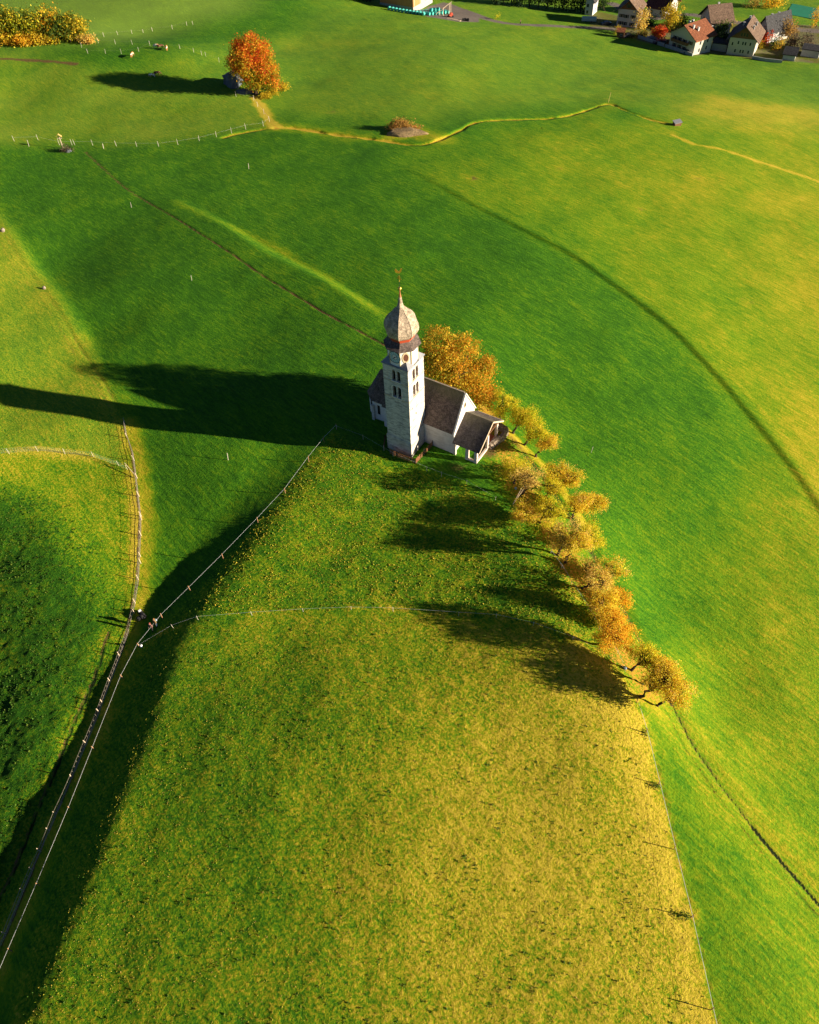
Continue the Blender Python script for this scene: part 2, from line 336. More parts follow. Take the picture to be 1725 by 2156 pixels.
    m = dab(DITCH2, .6, .5, dry, 2, 1, 9); dab(DITCH2, .35, .25, leaf, 1.5, 1, 9)
    dab(DITCH3, 1.6, .8, dry, 1.5, .5, 10); dab(DITCH3, .5, .3, leaf, 1, .5, 10)
    dab([(583,269),(640,272),(720,285),(760,290)], 3.0, .35, dry, 2, .5, 12)
    dab([(820,288),(860,280),(905,285),(930,292)], 3.0, .45, dry, 2, .5, 12)
    # brown foot path, worn a little into the meadow
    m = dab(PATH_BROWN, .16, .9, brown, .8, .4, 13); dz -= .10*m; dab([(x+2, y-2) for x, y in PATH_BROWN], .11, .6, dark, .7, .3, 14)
    m = dab(STRIP_W, .22, .35, brown, 2, 1, 15); dz -= .10*m; dab([(x-14, y+8) for x, y in STRIP_W], .22, .35, brown, 2, 1, 16); dab(STRIP_W, 2.6, .15, dry, 2.5, .7, 16)
    # bank face: pale grass with its sunlit highlight painted in
    m = dab([(x, y+3) for x, y in [(370,420),(432,450),(515,488),(590,525),(640,556),(700,590),(760,628),(812,662)]], 1.0, .30, dry, 2.6, .7, 17)
    # track down the right side
    m = dab(TRACK, .15, .62, dark, 1.8, .8, 18); dz -= .08*m; dab(TRACK, .5, .35, brown, 2, 1, 18)
    lo = [(x, y) for x, y in TRACK[6:]]; m = dab(lo, .2, .4, dark, 2.5, 1, 19); dz -= .05*m
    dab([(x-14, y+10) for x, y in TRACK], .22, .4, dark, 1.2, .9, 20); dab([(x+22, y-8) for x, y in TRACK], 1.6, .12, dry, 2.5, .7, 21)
    dab([(x-16, y+12) for x, y in TRACK], 1.6, .10, dry, 2.5, .7, 22)
    dab([(900+9,372-5),(1000+9,430-6),(1120+9,490-6),(1200+9,530-6),(1290,578),(1411,664),(1511,757),(1612,872),(1692,975),(1772,1100)], .7, .12, dry, 2.5, .7, 44)  # sunlit rim of the curved east bank, painted as dry tone
    m = dab(TREETRACK, .12, .5, dark, 1.8, .9, 23); dz -= .10*m; dab(TREETRACK, .5, .4, brown, 1.2, .6, 23)  # dark line paints in the shade of the terrace edge
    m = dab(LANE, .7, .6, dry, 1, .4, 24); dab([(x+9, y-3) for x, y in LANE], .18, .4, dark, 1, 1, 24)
    dab(LEAF, 2.6, .48, leaf, 2.2, .9, 25); dab(LEAF, 2.8, .3, dry, 1.5, .7, 26)
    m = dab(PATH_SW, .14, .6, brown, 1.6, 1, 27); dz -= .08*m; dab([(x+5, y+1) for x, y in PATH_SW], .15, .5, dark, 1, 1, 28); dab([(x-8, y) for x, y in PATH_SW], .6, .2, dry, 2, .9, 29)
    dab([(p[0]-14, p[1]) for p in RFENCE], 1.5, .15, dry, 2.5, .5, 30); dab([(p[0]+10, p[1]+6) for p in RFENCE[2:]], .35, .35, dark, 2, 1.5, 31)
    # trodden soil by the porch and tower
    cx0, cy0, _ = G(960, 985); e = np.exp(-(((X-cx0)/3.4)**2+((Y-cy0)/1.6)**2)); brown += .5*np.clip(e*1.5-.5+.9*(n3-.5), 0, 1)
    cx0, cy0, _ = G(1030, 950); e = np.exp(-(((X-cx0)/2.2)**2+((Y-cy0)/2.2)**2)); brown += .55*np.clip(e*1.5-.3, 0, 1)
    # far track, roads and yards
    m, _, _ = lm(X, Y, ROADN, 2.0, .4, .2, 40); road += m; m, _, _ = lm(X, Y, ROADE, 2.6, .3, .1, 41); road += m
    m = dab(TRK_L, 1.0, .6, brown, 1.5, .6, 42)
    yard = soft(field(X, Y, [(905,12),(935,4),(1010,38),(1008,47),(965,46),(900,36),(885,25)]), 1.5); road += yard
    vill = soft(field(X, Y, [(1240,56),(1300,68),(1345,86),(1400,100),(1465,118),(1500,112),(1600,128),(1690,132),(1800,145),(1800,60),(1500,44),(1420,70),(1340,40),(1240,20)]), 2); brown += vill*.45; road += vill*.35*(n2 > .52)
    for (x, y, r) in ((858,280,8),(985,372,2.0),(1275,209,2),(1180,352,2.2),(1415,283,2.2),(1000,376,1.5),(1470,375,2.5),(1575,632,2.0),(1350,440,1.8),(1690,417,1.5),(700,235,3)):
        g = G(x, y); e = np.exp(-(((X-g[0])**2+(Y-g[1])**2)/(r*r))); brown += .35*e*(n3 > .5); dry += .15*e
    # tyre lines and mowing swaths in the far meadows
    sw = .5+.5*np.sin((X*.94+Y*.33)/1.9*math.pi+2.2*n2); dry += .035*(sw-.5)*(1-sm)*(1-upper)*(1-bush)
    dry += 0
    # geometry relief of tufts and hummocks
    nr = np.clip(1.15-D/190, 0, 1)
    dz += near*nr*(bush*(.42*(fbm(X, Y, 2.2, 61, 3)-.5)+.20*(n4-.5)) + (sm+upper)*(1-bush)*(.03*(n3-.5)+.03*(n4-.5)) + .05*(n4-.5)+.05*(n3-.5))
    dz += near*.5*(fbm(X, Y, 14, 71, 3)-.5)
    o = np.ones(sh)
    cl_ = lambda a: np.clip(a, 0, 1)
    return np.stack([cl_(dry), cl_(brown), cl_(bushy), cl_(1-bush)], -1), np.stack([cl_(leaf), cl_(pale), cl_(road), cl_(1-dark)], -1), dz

def ground_mat():
    m, t, b = new_mat('meadow_grass', 0.95); b.inputs['Specular IOR Level'].default_value = 0.08
    co = objco(t)
    A = t.nodes.new('ShaderNodeVertexColor'); A.layer_name = 'ga'; B = t.nodes.new('ShaderNodeVertexColor'); B.layer_name = 'gb'
    sa = t.nodes.new('ShaderNodeSeparateColor'); t.links.new(A.outputs[0], sa.inputs[0]); sb = t.nodes.new('ShaderNodeSeparateColor'); t.links.new(B.outputs[0], sb.inputs[0])
    dry, brown, bushy = sa.outputs[0], sa.outputs[1], sa.outputs[2]; leaf, pale, road = sb.outputs[0], sb.outputs[1], sb.outputs[2]
    dark = math_(t, 'SUBTRACT', 1.0, B.outputs[1])
    rot_ = t.nodes.new('ShaderNodeMapping'); t.links.new(co, rot_.inputs[0]); rot_.inputs['Rotation'].default_value = (0, 0, math.radians(48))
    wco = t.nodes.new('ShaderNodeMapping'); t.links.new(rot_.outputs[0], wco.inputs[0]); wco.inputs['Scale'].default_value = (.45, 2.4, 1)
    f1 = noise(t, wco.outputs[0], 0.9, 6, .68, .4); f2 = noise(t, co, 3.2, 5, .7, .3); f3 = noise(t, co, 0.12, 3, .5)
    # local dryness: painted value broken up by clumps
    d1 = math_(t, 'MULTIPLY_ADD', math_(t, 'SUBTRACT', f2, .5), math_(t, 'MULTIPLY_ADD', bushy, 3.0, 1.0), dry)
    d1 = math_(t, 'MULTIPLY_ADD', math_(t, 'SUBTRACT', f1, .5), 1.1, d1)
    d1 = math_(t, 'MULTIPLY_ADD', math_(t, 'SUBTRACT', f3, .5), .35, d1)
    g = ramp(t, d1, [(0.0, (.031,.120,.007)), (.22, (.062,.200,.007)), (.5, (.175,.290,.007)), (.78, (.42,.365,.018)), (1.0, (.60,.46,.045))])
    g = mix(t, math_(t, 'MULTIPLY', pale, .55), g, (.25,.33,.055))
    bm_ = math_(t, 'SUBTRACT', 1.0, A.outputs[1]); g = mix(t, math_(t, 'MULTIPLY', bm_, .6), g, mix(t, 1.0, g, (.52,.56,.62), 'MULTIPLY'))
    br = ramp(t, f2, [(.3, (.07,.045,.018)), (.7, (.22,.13,.05))])
    g = mix(t, sharp(t, brown, f2, .55), g, br)
    lf = ramp(t, f2, [(.3, (.30,.22,.02)), (.5, (.50,.26,.03)), (.7, (.58,.30,.05))])
    g = mix(t, sharp(t, leaf, f2, .8), g, lf)
    rd = ramp(t, f1, [(.3, (.13,.115,.10)), (.7, (.24,.20,.165))])
    g = mix(t, road, g, rd)
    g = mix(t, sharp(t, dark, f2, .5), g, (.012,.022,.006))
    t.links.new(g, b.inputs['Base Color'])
    h = math_(t, 'ADD', math_(t, 'MULTIPLY', f2, math_(t, 'MULTIPLY_ADD', bushy, .8, .35)), math_(t, 'MULTIPLY', f1, .35))
    bump(t, b, h, 1.0, .30)
    return m
def sharp(t, v, f, k): # threshold a painted mask with noise so that it gets a ragged outline
    x = math_(t, 'MULTIPLY_ADD', math_(t, 'SUBTRACT', f, .5), k*2, v)
    n = t.nodes.new('ShaderNodeMapRange'); n.interpolation_type = 'SMOOTHSTEP'; n.inputs['From Min'].default_value = .22; n.inputs['From Max'].default_value = .62
    t.links.new(x, n.inputs[0]); mm = math_(t, 'MULTIPLY', n.outputs[0], math_(t, 'MINIMUM', math_(t, 'MULTIPLY', v, 6.0), 1.0)); return mm
# ------------------------------------------------------------------ ground sheet
def axis(segs):
    out = [segs[0][0]]
    for a, b, s0, s1 in segs:
        x = a
        while x < b-1e-6:
            t = (x-a)/(b-a); x += s0+(s1-s0)*t; out.append(min(x, b))
    return np.array(out)
xs = axis([(-2500,-400,300,40),(-400,-160,20,1.5),(-160,-62,1.0,.45),(-62,62,.26,.26),(62,180,.45,1.0),(180,400,2,20),(400,2500,40,300)])
ys = axis([(-2500,-300,300,30),(-300,-30,20,1.5),(-30,5,1.2,.3),(5,112,.26,.26),(112,200,.3,.5),(200,420,.5,1.2),(420,700,3,20),(700,3000,40,300)])
XX, YY = np.meshgrid(xs, ys); nx, ny = len(xs), len(ys)
ZZ = Zg(XX, YY)
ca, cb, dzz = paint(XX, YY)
ZZ = ZZ+dzz
co = np.stack([XX, YY, ZZ], -1).reshape(-1, 3)
ii = np.arange(ny-1)[:, None]*nx+np.arange(nx-1)[None, :]
quads = np.stack([ii, ii+1, ii+nx+1, ii+nx], -1).reshape(-1, 4)
me = bpy.data.meshes.new('ground'); me.vertices.add(len(co)); me.vertices.foreach_set('co', co.ravel())
me.loops.add(quads.size); me.loops.foreach_set('vertex_index', quads.ravel().astype(np.int32))
me.polygons.add(len(quads)); me.polygons.foreach_set('loop_start', np.arange(0, quads.size, 4, dtype=np.int32))
me.polygons.foreach_set('use_smooth', np.ones(len(quads), bool)); me.update(); me.validate()
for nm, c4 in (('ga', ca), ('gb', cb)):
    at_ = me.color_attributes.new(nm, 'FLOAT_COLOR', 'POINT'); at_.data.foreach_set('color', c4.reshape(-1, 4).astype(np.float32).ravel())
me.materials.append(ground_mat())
ground = bpy.data.objects.new('ground', me); C.objects.link(ground); tag(ground, kind='structure')
print('ground verts', len(co))

# ------------------------------------------------------------------ building materials
def plaster(name, base, stain, amt=.5, streak=True, sc=1.0):
    m, t, b = new_mat(name, .9); co = objco(t)
    f1 = noise(t, scaled(t, co, .5*sc, .5*sc, 2.2*sc), 1.6, 7, .72, 1.2); f2 = noise(t, co, 9, 5, .7); f3 = noise(t, scaled(t, co, 1, 1, .25), 1.2, 4, .6)
    c = mix(t, math_(t, 'MULTIPLY', ramp(t, f1, [(.46, 0), (.62, 1)]), amt), base, stain)
    c = mix(t, math_(t, 'MULTIPLY', ramp(t, f3, [(.5, 0), (.75, 1)]), amt*.5), c, tuple(x*.75 for x in stain))
    c = mix(t, .25, c, ramp(t, f2, [(.3, .55), (.7, .9)]), 'MULTIPLY')
    t.links.new(c, b.inputs['Base Color']); bump(t, b, math_(t, 'ADD', f1, math_(t, 'MULTIPLY', f2, .5)), .45, .05); return m
def shingles(name, cols, rows=2.6, axis_='Z', moss=None, rough=.85):
    m, t, b = new_mat(name, rough); co = objco(t)
    bt = t.nodes.new('ShaderNodeTexBrick'); bt.inputs['Scale'].default_value = rows; bt.inputs['Mortar Size'].default_value = .018; bt.inputs['Brick Width'].default_value = .38; bt.inputs['Row Height'].default_value = .30
    bt.inputs['Color1'].default_value = (*cols[0], 1); bt.inputs['Color2'].default_value = (*cols[1], 1); bt.inputs['Mortar'].default_value = (*[c*.35 for c in cols[0]], 1)
    mp = t.nodes.new('ShaderNodeMapping'); mp.inputs['Rotation'].default_value = (math.radians(90), 0, 0) if axis_ == 'Z' else (0, 0, 0)
    sep = t.nodes.new('ShaderNodeSeparateXYZ'); t.links.new(co, sep.inputs[0]); cb_ = t.nodes.new('ShaderNodeCombineXYZ')
    t.links.new(math_(t, 'ADD', sep.outputs[0], math_(t, 'MULTIPLY', sep.outputs[1], .35)), cb_.inputs[0]); t.links.new(sep.outputs[2], cb_.inputs[1]); t.links.new(cb_.outputs[0], bt.inputs['Vector'])
    f = noise(t, scaled(t, co, 1, 1, .5), 1.1, 6, .7, .8); f2 = noise(t, scaled(t, co, 2.2, 2.2, .6), 4.5, 5, .75)
    f4 = noise(t, co, 1.9, 6, .8); bt_ = mix(t, .75, bt.outputs[0], ramp(t, f4, [(.38, .22), (.5, .8), (.62, 1.9)]), 'MULTIPLY')
    c = mix(t, math_(t, 'MULTIPLY', ramp(t, f2, [(.5, 0), (.64, 1)]), .8), bt_, cols[2])
    if moss:
        gz = t.nodes.new('ShaderNodeMapRange'); gz.inputs['From Min'].default_value = moss[1]; gz.inputs['From Max'].default_value = moss[2]; t.links.new(sep.outputs[2], gz.inputs[0])
        c = mix(t, math_(t, 'MULTIPLY', math_(t, 'ADD', gz.outputs[0], math_(t, 'SUBTRACT', f, .5)), .75), c, moss[0])
    t.links.new(c, b.inputs['Base Color']); bump(t, b, math_(t, 'ADD', math_(t, 'MULTIPLY', bt.outputs['Fac'], -1.0), f2), .6, .04); return m
M_TOWER = plaster('weathered_plaster', (.70,.66,.58), (.24,.215,.185), .9)
M_NAVEW = plaster('nave_plaster', (.74,.69,.65), (.45,.38,.33), .5, sc=.8)
M_PLINTH = plaster('damp_plaster', (.62,.58,.52), (.20,.18,.15), .8, sc=.7)
M_WHITE = plaster('lime_white', (.84,.80,.72), (.6,.55,.48), .3)
M_DRUM = plaster('drum_plaster', (.84,.81,.74), (.66,.6,.5), .25)
M_TRIM = plaster('ochre_trim', (.70,.55,.33), (.6,.46,.28), .3)
M_SLATE = shingles('larch_shingles', [(.17,.12,.10),(.115,.082,.075),(.30,.235,.19)], 2.6, moss=((.17,.165,.075), 7.6, 10.2))
M_PORCHR = shingles('porch_shingles', [(.095,.080,.076),(.065,.056,.056),(.22,.18,.15)], 3.4, moss=((.20,.175,.09), 4.6, 6.6))
M_ONION = shingles('onion_shingles', [(.52,.41,.29),(.39,.30,.215),(.64,.50,.35)], 4.6)
M_SKIRT = shingles('skirt_shingles', [(.16,.12,.10),(.12,.092,.08),(.23,.17,.135)], 4.6)
M_RED = simple('red_lead_paint', (.55,.09,.03), (.38,.06,.025), 6, .7)
M_COPPER = simple('copper_tip', (.48,.20,.07), (.35,.16,.07), 5, .5, .1, metal=.3)
M_GOLD = simple('gilded_metal', (.95,.62,.12), (.75,.42,.06), 9, .28, .05, metal=.85)
M_IRON = simple('dark_iron', (.03,.03,.035), None, 8, .6)
M_DARKIN = simple('dark_interior', (.025,.02,.016), None, 3, .9, 0)
M_REDDARK = simple('louvre_timber', (.20,.075,.04), (.10,.04,.025), 6, .8, stretch=(1,1,6))
M_TIN = simple('weathered_tin', (.30,.30,.31), (.20,.21,.23), 4, .55, .1, metal=.25)
M_STONE = simple('rubble_stone', (.42,.34,.26), (.18,.14,.11), 3.2, .9, .9, .12)
M_PINKST = simple('porphyry_paving', (.36,.14,.085), (.22,.08,.05), 3, .9, .4, .03)
M_PORCHW = plaster('porch_plaster', (.78,.66,.57), (.5,.36,.28), .5)
M_PINKF = simple('red_floor', (.50,.17,.09), (.34,.11,.06), 2.5, .85, .3, .02)
M_WOOD = simple('brown_timber', (.22,.11,.05), (.11,.055,.028), 5, .8, .3, stretch=(1,1,5))
M_GREYWOOD = simple('grey_timber', (.42,.35,.27), (.25,.2,.15), 6, .85, .3)
M_PALEWOOD = simple('pale_peeled_timber', (.72,.58,.42), (.5,.38,.26), 6, .8, .2)
M_CLOCKBLUE = simple('clock_blue', (.34,.50,.52), (.28,.42,.45), 4, .8, 0)

# ------------------------------------------------------------------ church
PHI = math.radians(34); CHX, CHY = 0.177, 83.8
church = empty('church', (CHX, CHY, 0), -PHI)
tag(church, 'white church with onion domed clock tower and dark shingle roofs on the grassy knoll', 'church')
def OR(o, label): o['label'] = label; return o
# local frame: x along the nave (towards the porch), y away from the camera, z up
TW = 2.05
def wall_holes(mb, axis, pos, depth, a0, a1, z0, z1, holes):
    """wall slab in plane 'axis'=pos (outer face) with rectangular/arched holes; holes: (a0,a1,z0,z1,arched)"""
    cuts = sorted(set([a0, a1]+[h[0] for h in holes]+[h[1] for h in holes]))
    for i in range(len(cuts)-1):
        l, r = cuts[i], cuts[i+1]; hs = sorted([h for h in holes if h[0] <= l+1e-6 and h[1] >= r-1e-6], key=lambda h: h[2]); z = z0
        for h in hs+[None]:
            zt = h[2] if h else z1
            if zt > z+1e-4: slab(mb, axis, pos, depth, l, r, z, zt)
            if h: z = h[3]
    for h in holes:
        if h[4]:                     # spandrels of the round arch
            r = (h[1]-h[0])/2; cx = (h[0]+h[1])/2; zc = h[3]-r; n = 8
            for s_ in (-1, 1):
                for k in range(n//2):
                    t0 = math.pi/2*k/(n//2); t1 = math.pi/2*(k+1)/(n//2)
                    xa = cx+s_*r*math.cos(t0); xb = cx+s_*r*math.cos(t1); za = zc+r*math.sin(t0); zb = zc+r*math.sin(t1)
                    P_ = [(xa, za), (xb, zb), (xb, h[3]), (xa, h[3])]
                    vs = [pl(axis, pos, a, z) for a, z in P_]+[pl(axis, pos-math.copysign(depth, pos), a, z) for a, z in P_]
                    mb.add(vs, [(0,1,2,3),(7,6,5,4),(0,4,5,1),(1,5,6,2),(2,6,7,3),(3,7,4,0)])
def pl(axis, pos, a, z): return (pos, a, z) if axis == 'x' else (a, pos, z)
def slab(mb, axis, pos, depth, a0, a1, z0, z1):
    q = pos-math.copysign(depth, pos); lo, hi = min(pos, q), max(pos, q)
    if axis == 'x': mb.box(lo, hi, a0, a1, z0, z1)
    else: mb.box(a0, a1, lo, hi, z0, z1)
# tower shaft with real openings on the two faces in view and plain belfry faces behind
mb = MB(); D_ = .45
belf = [(-.60,-.02,13.9,15.75,1),(.18,.76,13.9,15.75,1),(-.62,-.02,10.98,12.95,1),(.19,.79,10.98,12.95,1)]
wall_holes(mb, 'y', -TW, D_, -TW, TW, -1.5, 16.4, belf)
bx = [(-.93,-.27,14.0,15.85,1),(-.10,.54,14.0,15.85,1),(-.93,-.27,11.1,13.05,1),(-.10,.54,11.1,13.05,1),(-1.28,-1.13,8.9,9.35,0),(-.5,-.22,7.35,7.85,0),(.15,.75,-.2,1.1,0)]
wall_holes(mb, 'x', TW, D_, -TW+D_, TW-D_, -1.5, 16.4, bx)
mb.box(-TW, -TW+D_, -TW+D_, TW, -1.5, 16.4); mb.box(-TW+D_, TW, TW-D_, TW, -1.5, 16.4)
for z in (10.2, 13.3, 16.2): mb.box(-TW+D_, TW-D_, -TW+D_, TW-D_, z, z+.15)
mb.box(-TW+D_, TW-D_, -TW+D_, TW-D_, 6, 6.2)
tower = mb.build('tower', M_TOWER, church); OR(tower, 'square weathered white bell tower')
for z in (10.72, 13.72): 
    q = TW+.05; MB().add([(-q,-q,z),(q,-q,z),(q,q,z),(TW,q,z),(TW,-TW,z),(-q,-TW,z)]+[(-q,-q,z+.11),(q,-q,z+.11),(q,q,z+.11),(TW,q,z+.11),(TW,-TW,z+.11),(-q,-TW,z+.11)],
        [(0,5,4,3,2,1),(6,7,8,9,10,11)]+[(i,(i+1)%6,(i+1)%6+6,i+6) for i in range(6)]).build('string_course', M_TRIM, tower)
mb = MB(); q = TW+.13
mb.add([(-q,-q,-1.6),(q,-q,-1.6),(q,q,-1.6),(-q,q,-1.6),(-q,-q,2.95),(q,-q,2.75),(q,q,3.4),(-q,q,3.4)], [(0,1,5,4),(1,2,6,5),(2,3,7,6),(3,0,4,7)])
mb.add([(-q,-q,2.95),(q,-q,2.75),(q,q,3.4),(-q,q,3.4),(-TW-.002,-TW-.002,3.2),(TW+.002,-TW-.002,3.0),(TW+.002,TW,3.6),(-TW,TW,3.6)], [(0,1,5,4),(1,2,6,5),(2,3,7,6),(3,0,4,7)])
mb.build('plinth', M_PLINTH, tower)
def mullion(x, y, z0, z1, name='column'):
    MB().lathe([(z0,.10),(z0+.12,.10),(z0+.14,.06),(z1-.14,.06),(z1-.12,.11),(z1,.12)], 8, 0, (x, y)).build(name, M_WHITE, tower)
for z0, z1 in ((13.9, 15.2), (10.98, 12.4)):
    mullion(.09, -TW+.12, z0, z1); mullion(TW-.12, -.185, z0+.1, z1+.05)
for x0, x1, z0, z1 in ((-.72,.9,10.85,13.1),(-.7,.86,13.8,15.72)):      # plastered surrounds, left face
    m_ = MB(); n = 10
    if z0 < 12:
        cxm = (x0+x1)/2; rr = (x1-x0)/2; zc = z1-rr*.55
        outer = [(cxm+rr*1.08*math.cos(a), zc+rr*.72*math.sin(a)) for a in np.linspace(0, math.pi, 13)]; inner = [(cxm+rr*.93*math.cos(a), zc+rr*.60*math.sin(a)) for a in np.linspace(0, math.pi, 13)]
        for k in range(12):
            a_, b_, c_, d_ = outer[k], outer[k+1], inner[k+1], inner[k]
            m_.add([(p_[0], -TW-.05, p_[1]) for p_ in (a_, b_, c_, d_)]+[(p_[0], -TW+.02, p_[1]) for p_ in (a_, b_, c_, d_)], [(0,1,2,3),(0,4,5,1),(2,6,7,3),(3,7,4,0),(1,5,6,2)])
        m_.box(x0-.06, x0+.05, -TW-.05, -TW+.02, z0, zc); m_.box(x1-.05, x1+.06, -TW-.05, -TW+.02, z0, zc)
    m_.box(x0, x1, -TW-.09, -TW+.02, z0, z0+.1); m_.build('window_surround', M_WHITE, tower)
for z0 in (14.0, 11.1):
    MB().box(TW-.40, TW-.36, -.95, .58, z0, z0+1.8).build('belfry_shutter_or_dark', M_REDDARK, tower)
    MB().box(-.66, .82, -TW+.36, -TW+.40, z0-.1, z0+1.85).build('belfry_shutter_or_dark', M_DARKIN, tower)  # unlit belfry interior, put in as a black sheet behind the openings
    m_ = MB(); m_.box(TW-.02, TW+.08, -.92, .57, z0-.1, z0); m_.build('window_sill', M_TRIM, tower)
MB().box(TW-.3, TW-.2, .15, .75, -.2, 1.1).build('tower_door', M_DARKIN, tower)
MB().sphere((0, 0, 14.5), .45, 12, 8, (1, 1, 1)).lathe([(13.95,.62),(14.1,.5),(14.6,.42),(14.9,.2)], 14).build('bell', M_IRON, tower)
# cornice, corner roofs
mb = MB(); mb.box(-TW-.13, TW+.13, -TW-.13, TW+.13, 16.4, 16.52); mb.build('cornice', M_TIN, tower)
DR = 1.93                                   # octagon: half width across flats
ap = DR/math.cos(math.pi/8); ROT = math.pi/8
oct_ = lambda r, z: [(r/math.cos(math.pi/8)*math.cos(ROT+math.pi/4*i), r/math.cos(math.pi/8)*math.sin(ROT+math.pi/4*i), z) for i in range(8)]
mb = MB(); h8 = DR*math.tan(math.pi/8)
for sx in (-1, 1):
    for sy in (-1, 1):
        e = TW+.17; mb.add([(sx*e, sy*e, 16.53), (sx*e, sy*(h8-.25), 16.53), (sx*(h8-.25), sy*e, 16.53), (sx*(DR+h8)/2, sy*(DR+h8)/2, 17.35), (sx*DR*.98, sy*h8*.9, 16.55), (sx*h8*.9, sy*DR*.98, 16.55)],
            [(0,1,3),(0,3,2),(1,4,3),(2,3,5),(0,2,5,4,1)])
mb.build('corner_roof', M_TIN, tower)
drum = MB().loft([oct_(DR, 16.5), oct_(DR, 19.3)]).build('octagonal_drum', M_DRUM, church)
for i in range(8):
    a = ROT+math.pi/4*i; x = ap*math.cos(a); y = ap*math.sin(a); MB().lathe([(16.53,.085),(19.2,.085)], 6, a, (x*.995, y*.995)).build('corner_pilaster', M_TRIM, drum)
MB().loft([oct_(DR+.12, 19.12), oct_(DR+.2, 19.28)]).build('drum_cornice', M_TRIM, drum)
# clock on the face turned to the camera's left (-y)
def disc(mb, c, ux, uy, r0, r1, nrm, th, n=36):
    c = np.array(c, float); ux = np.array(ux, float); uy = np.array(uy, float); nrm = np.array(nrm, float)
    ring = lambda r, o: [c+nrm*o+ux*r*math.cos(2*math.pi*k/n)+uy*r*math.sin(2*math.pi*k/n) for k in range(n)]
    if r0 <= 0: mb.add(ring(r1, th)+ring(r1, 0), [tuple(range(n))]+[(k, k+n, (k+1) % n+n, (k+1) % n) for k in range(n)])
    else:
        mb.add(ring(r1, th)+ring(r0, th)+ring(r1, 0)+ring(r0, 0), [(k, (k+1) % n, (k+1) % n+n, k+n) for k in range(n)]+[(k, k+2*n, (k+1) % n+2*n, (k+1) % n) for k in range(n)]+[(k+n, (k+1) % n+n, (k+1) % n+3*n, k+3*n) for k in range(n)])
cz = 17.98; cy = -DR; X_ = (1, 0, 0); Z_ = (0, 0, 1); NY = (0, -1, 0)
m_ = MB(); disc(m_, (-.03, cy-.003, cz), X_, Z_, 0, .90, NY, .03); clock = m_.build('clock_face', M_CLOCKBLUE, drum); OR(clock, 'pale blue round clock face with dark rim')
m_ = MB(); disc(m_, (-.03, cy-.003, cz), X_, Z_, .88, .94, NY, .06); disc(m_, (-.03, cy-.003, cz), X_, Z_, .36, .39, NY, .045); m_.build('clock_ring', M_IRON, clock)
m_ = MB(); disc(m_, (-.03, cy-.003, cz), X_, Z_, 0, .36, NY, .036); 
for k in range(12):
    a = math.pi*k/6; u = np.array([math.sin(a), 0, math.cos(a)]); v = np.array([math.cos(a), 0, -math.sin(a)])
    m_.obox(np.array([-.03, cy-.036, cz])+u*.63, u*.20, v*.025, (0, .004, 0))
m_.build('hour_mark', M_WHITE, clock)
m_ = MB()
for a, L, w_ in ((math.radians(215), .34, .05), (math.radians(62), .40, .035)):
    u = np.array([math.sin(a), 0, math.cos(a)]); v = np.array([math.cos(a), 0, -math.sin(a)]); m_.obox(np.array([-.03, cy-.065, cz])+u*L*.45, u*L*.6, v*w_, (0, .008, 0))
disc(m_, (-.03, cy-.05, cz), X_, Z_, 0, .09, NY, .03); m_.build('clock_hand', M_IRON, clock)
# oval windows on the drum faces
def oval_window(ang):
    nrm = np.array([math.cos(ang), math.sin(ang), 0]); tx = np.array([-math.sin(ang), math.cos(ang), 0]); c = nrm*(DR+.003)+np.array([0, 0, 18.0])
    m_ = MB(); disc(m_, c, tx*1, np.array([0, 0, 1.75]), .36, .50, nrm, .05, 16); m_.build('oval_surround', M_TRIM, drum)
    m_ = MB(); disc(m_, c, tx*1, np.array([0, 0, 1.8]), 0, .33, nrm, .02, 12); m_.build('oval_window', M_REDDARK, drum)
for k in (-1, 1, 3): oval_window(-math.pi/4+k*0 if k == -1 else k*math.pi/4)
# skirt, neck, onion
OB = lambda r, z: oct_(r, z)
MB().loft([OB(2.42, 19.26), OB(2.40, 19.34), OB(1.98, 19.62), OB(1.62, 19.98), OB(1.46, 20.16)]).build('skirt_roof', M_SKIRT, church)
dome = MB().loft([OB(r, z) for z, r in [(20.66,1.62),(20.78,1.80),(21.0,1.97),(21.3,2.09),(21.65,2.16),(22.1,2.16),(22.5,2.09),(22.9,1.95),(23.25,1.76),(23.6,1.50),(23.9,1.22),(24.2,.92),(24.45,.68),(24.75,.48),(25.1,.36),(25.7,.25),(26.3,.165)]]).build('onion_dome', M_ONION, church); OR(dome, 'grey brown shingled onion dome')
MB().loft([OB(1.46, 20.08), OB(1.50, 20.30), OB(1.62, 20.36), OB(1.66, 20.67)]).build('red_neck', M_RED, dome)
m_ = MB()                                   # raised ridge battens along the eight arrises
pr = [(20.78,1.80),(21.0,1.97),(21.3,2.09),(21.65,2.16),(22.1,2.16),(22.5,2.09),(22.9,1.95),(23.25,1.76),(23.6,1.50),(23.9,1.22),(24.2,.92),(24.45,.68),(24.75,.48)]
for i in range(8):
    a = ROT+math.pi/4*i; m_.tube([((r/math.cos(math.pi/8)+.01)*math.cos(a), (r/math.cos(math.pi/8)+.01)*math.sin(a), z) for z, r in pr], [.03]*len(pr), 4)
m_.build('ridge_batten', M_ONION, dome)
MB().lathe([(26.28,.20),(26.7,.11),(27.25,.06)], 8).build('spire_tip', M_COPPER, dome)
MB().sphere((0, 0, 27.46), .26, 14, 9).build('finial_ball', M_GOLD, dome, True)
fin = MB().tube([(0,0,27.6),(0,0,29.6)], [.03,.025], 6).build('finial_rod', M_IRON, dome)
m_ = MB(); m_.box(-.32,.32,-.03,.03,28.85,28.93); m_.box(-.035,.035,-.03,.03,28.5,29.35); m_.box(-.18,.18,-.03,.03,29.12,29.18); m_.sphere((0,0,28.55),.09,8,6); m_.build('cross', M_GOLD, fin)
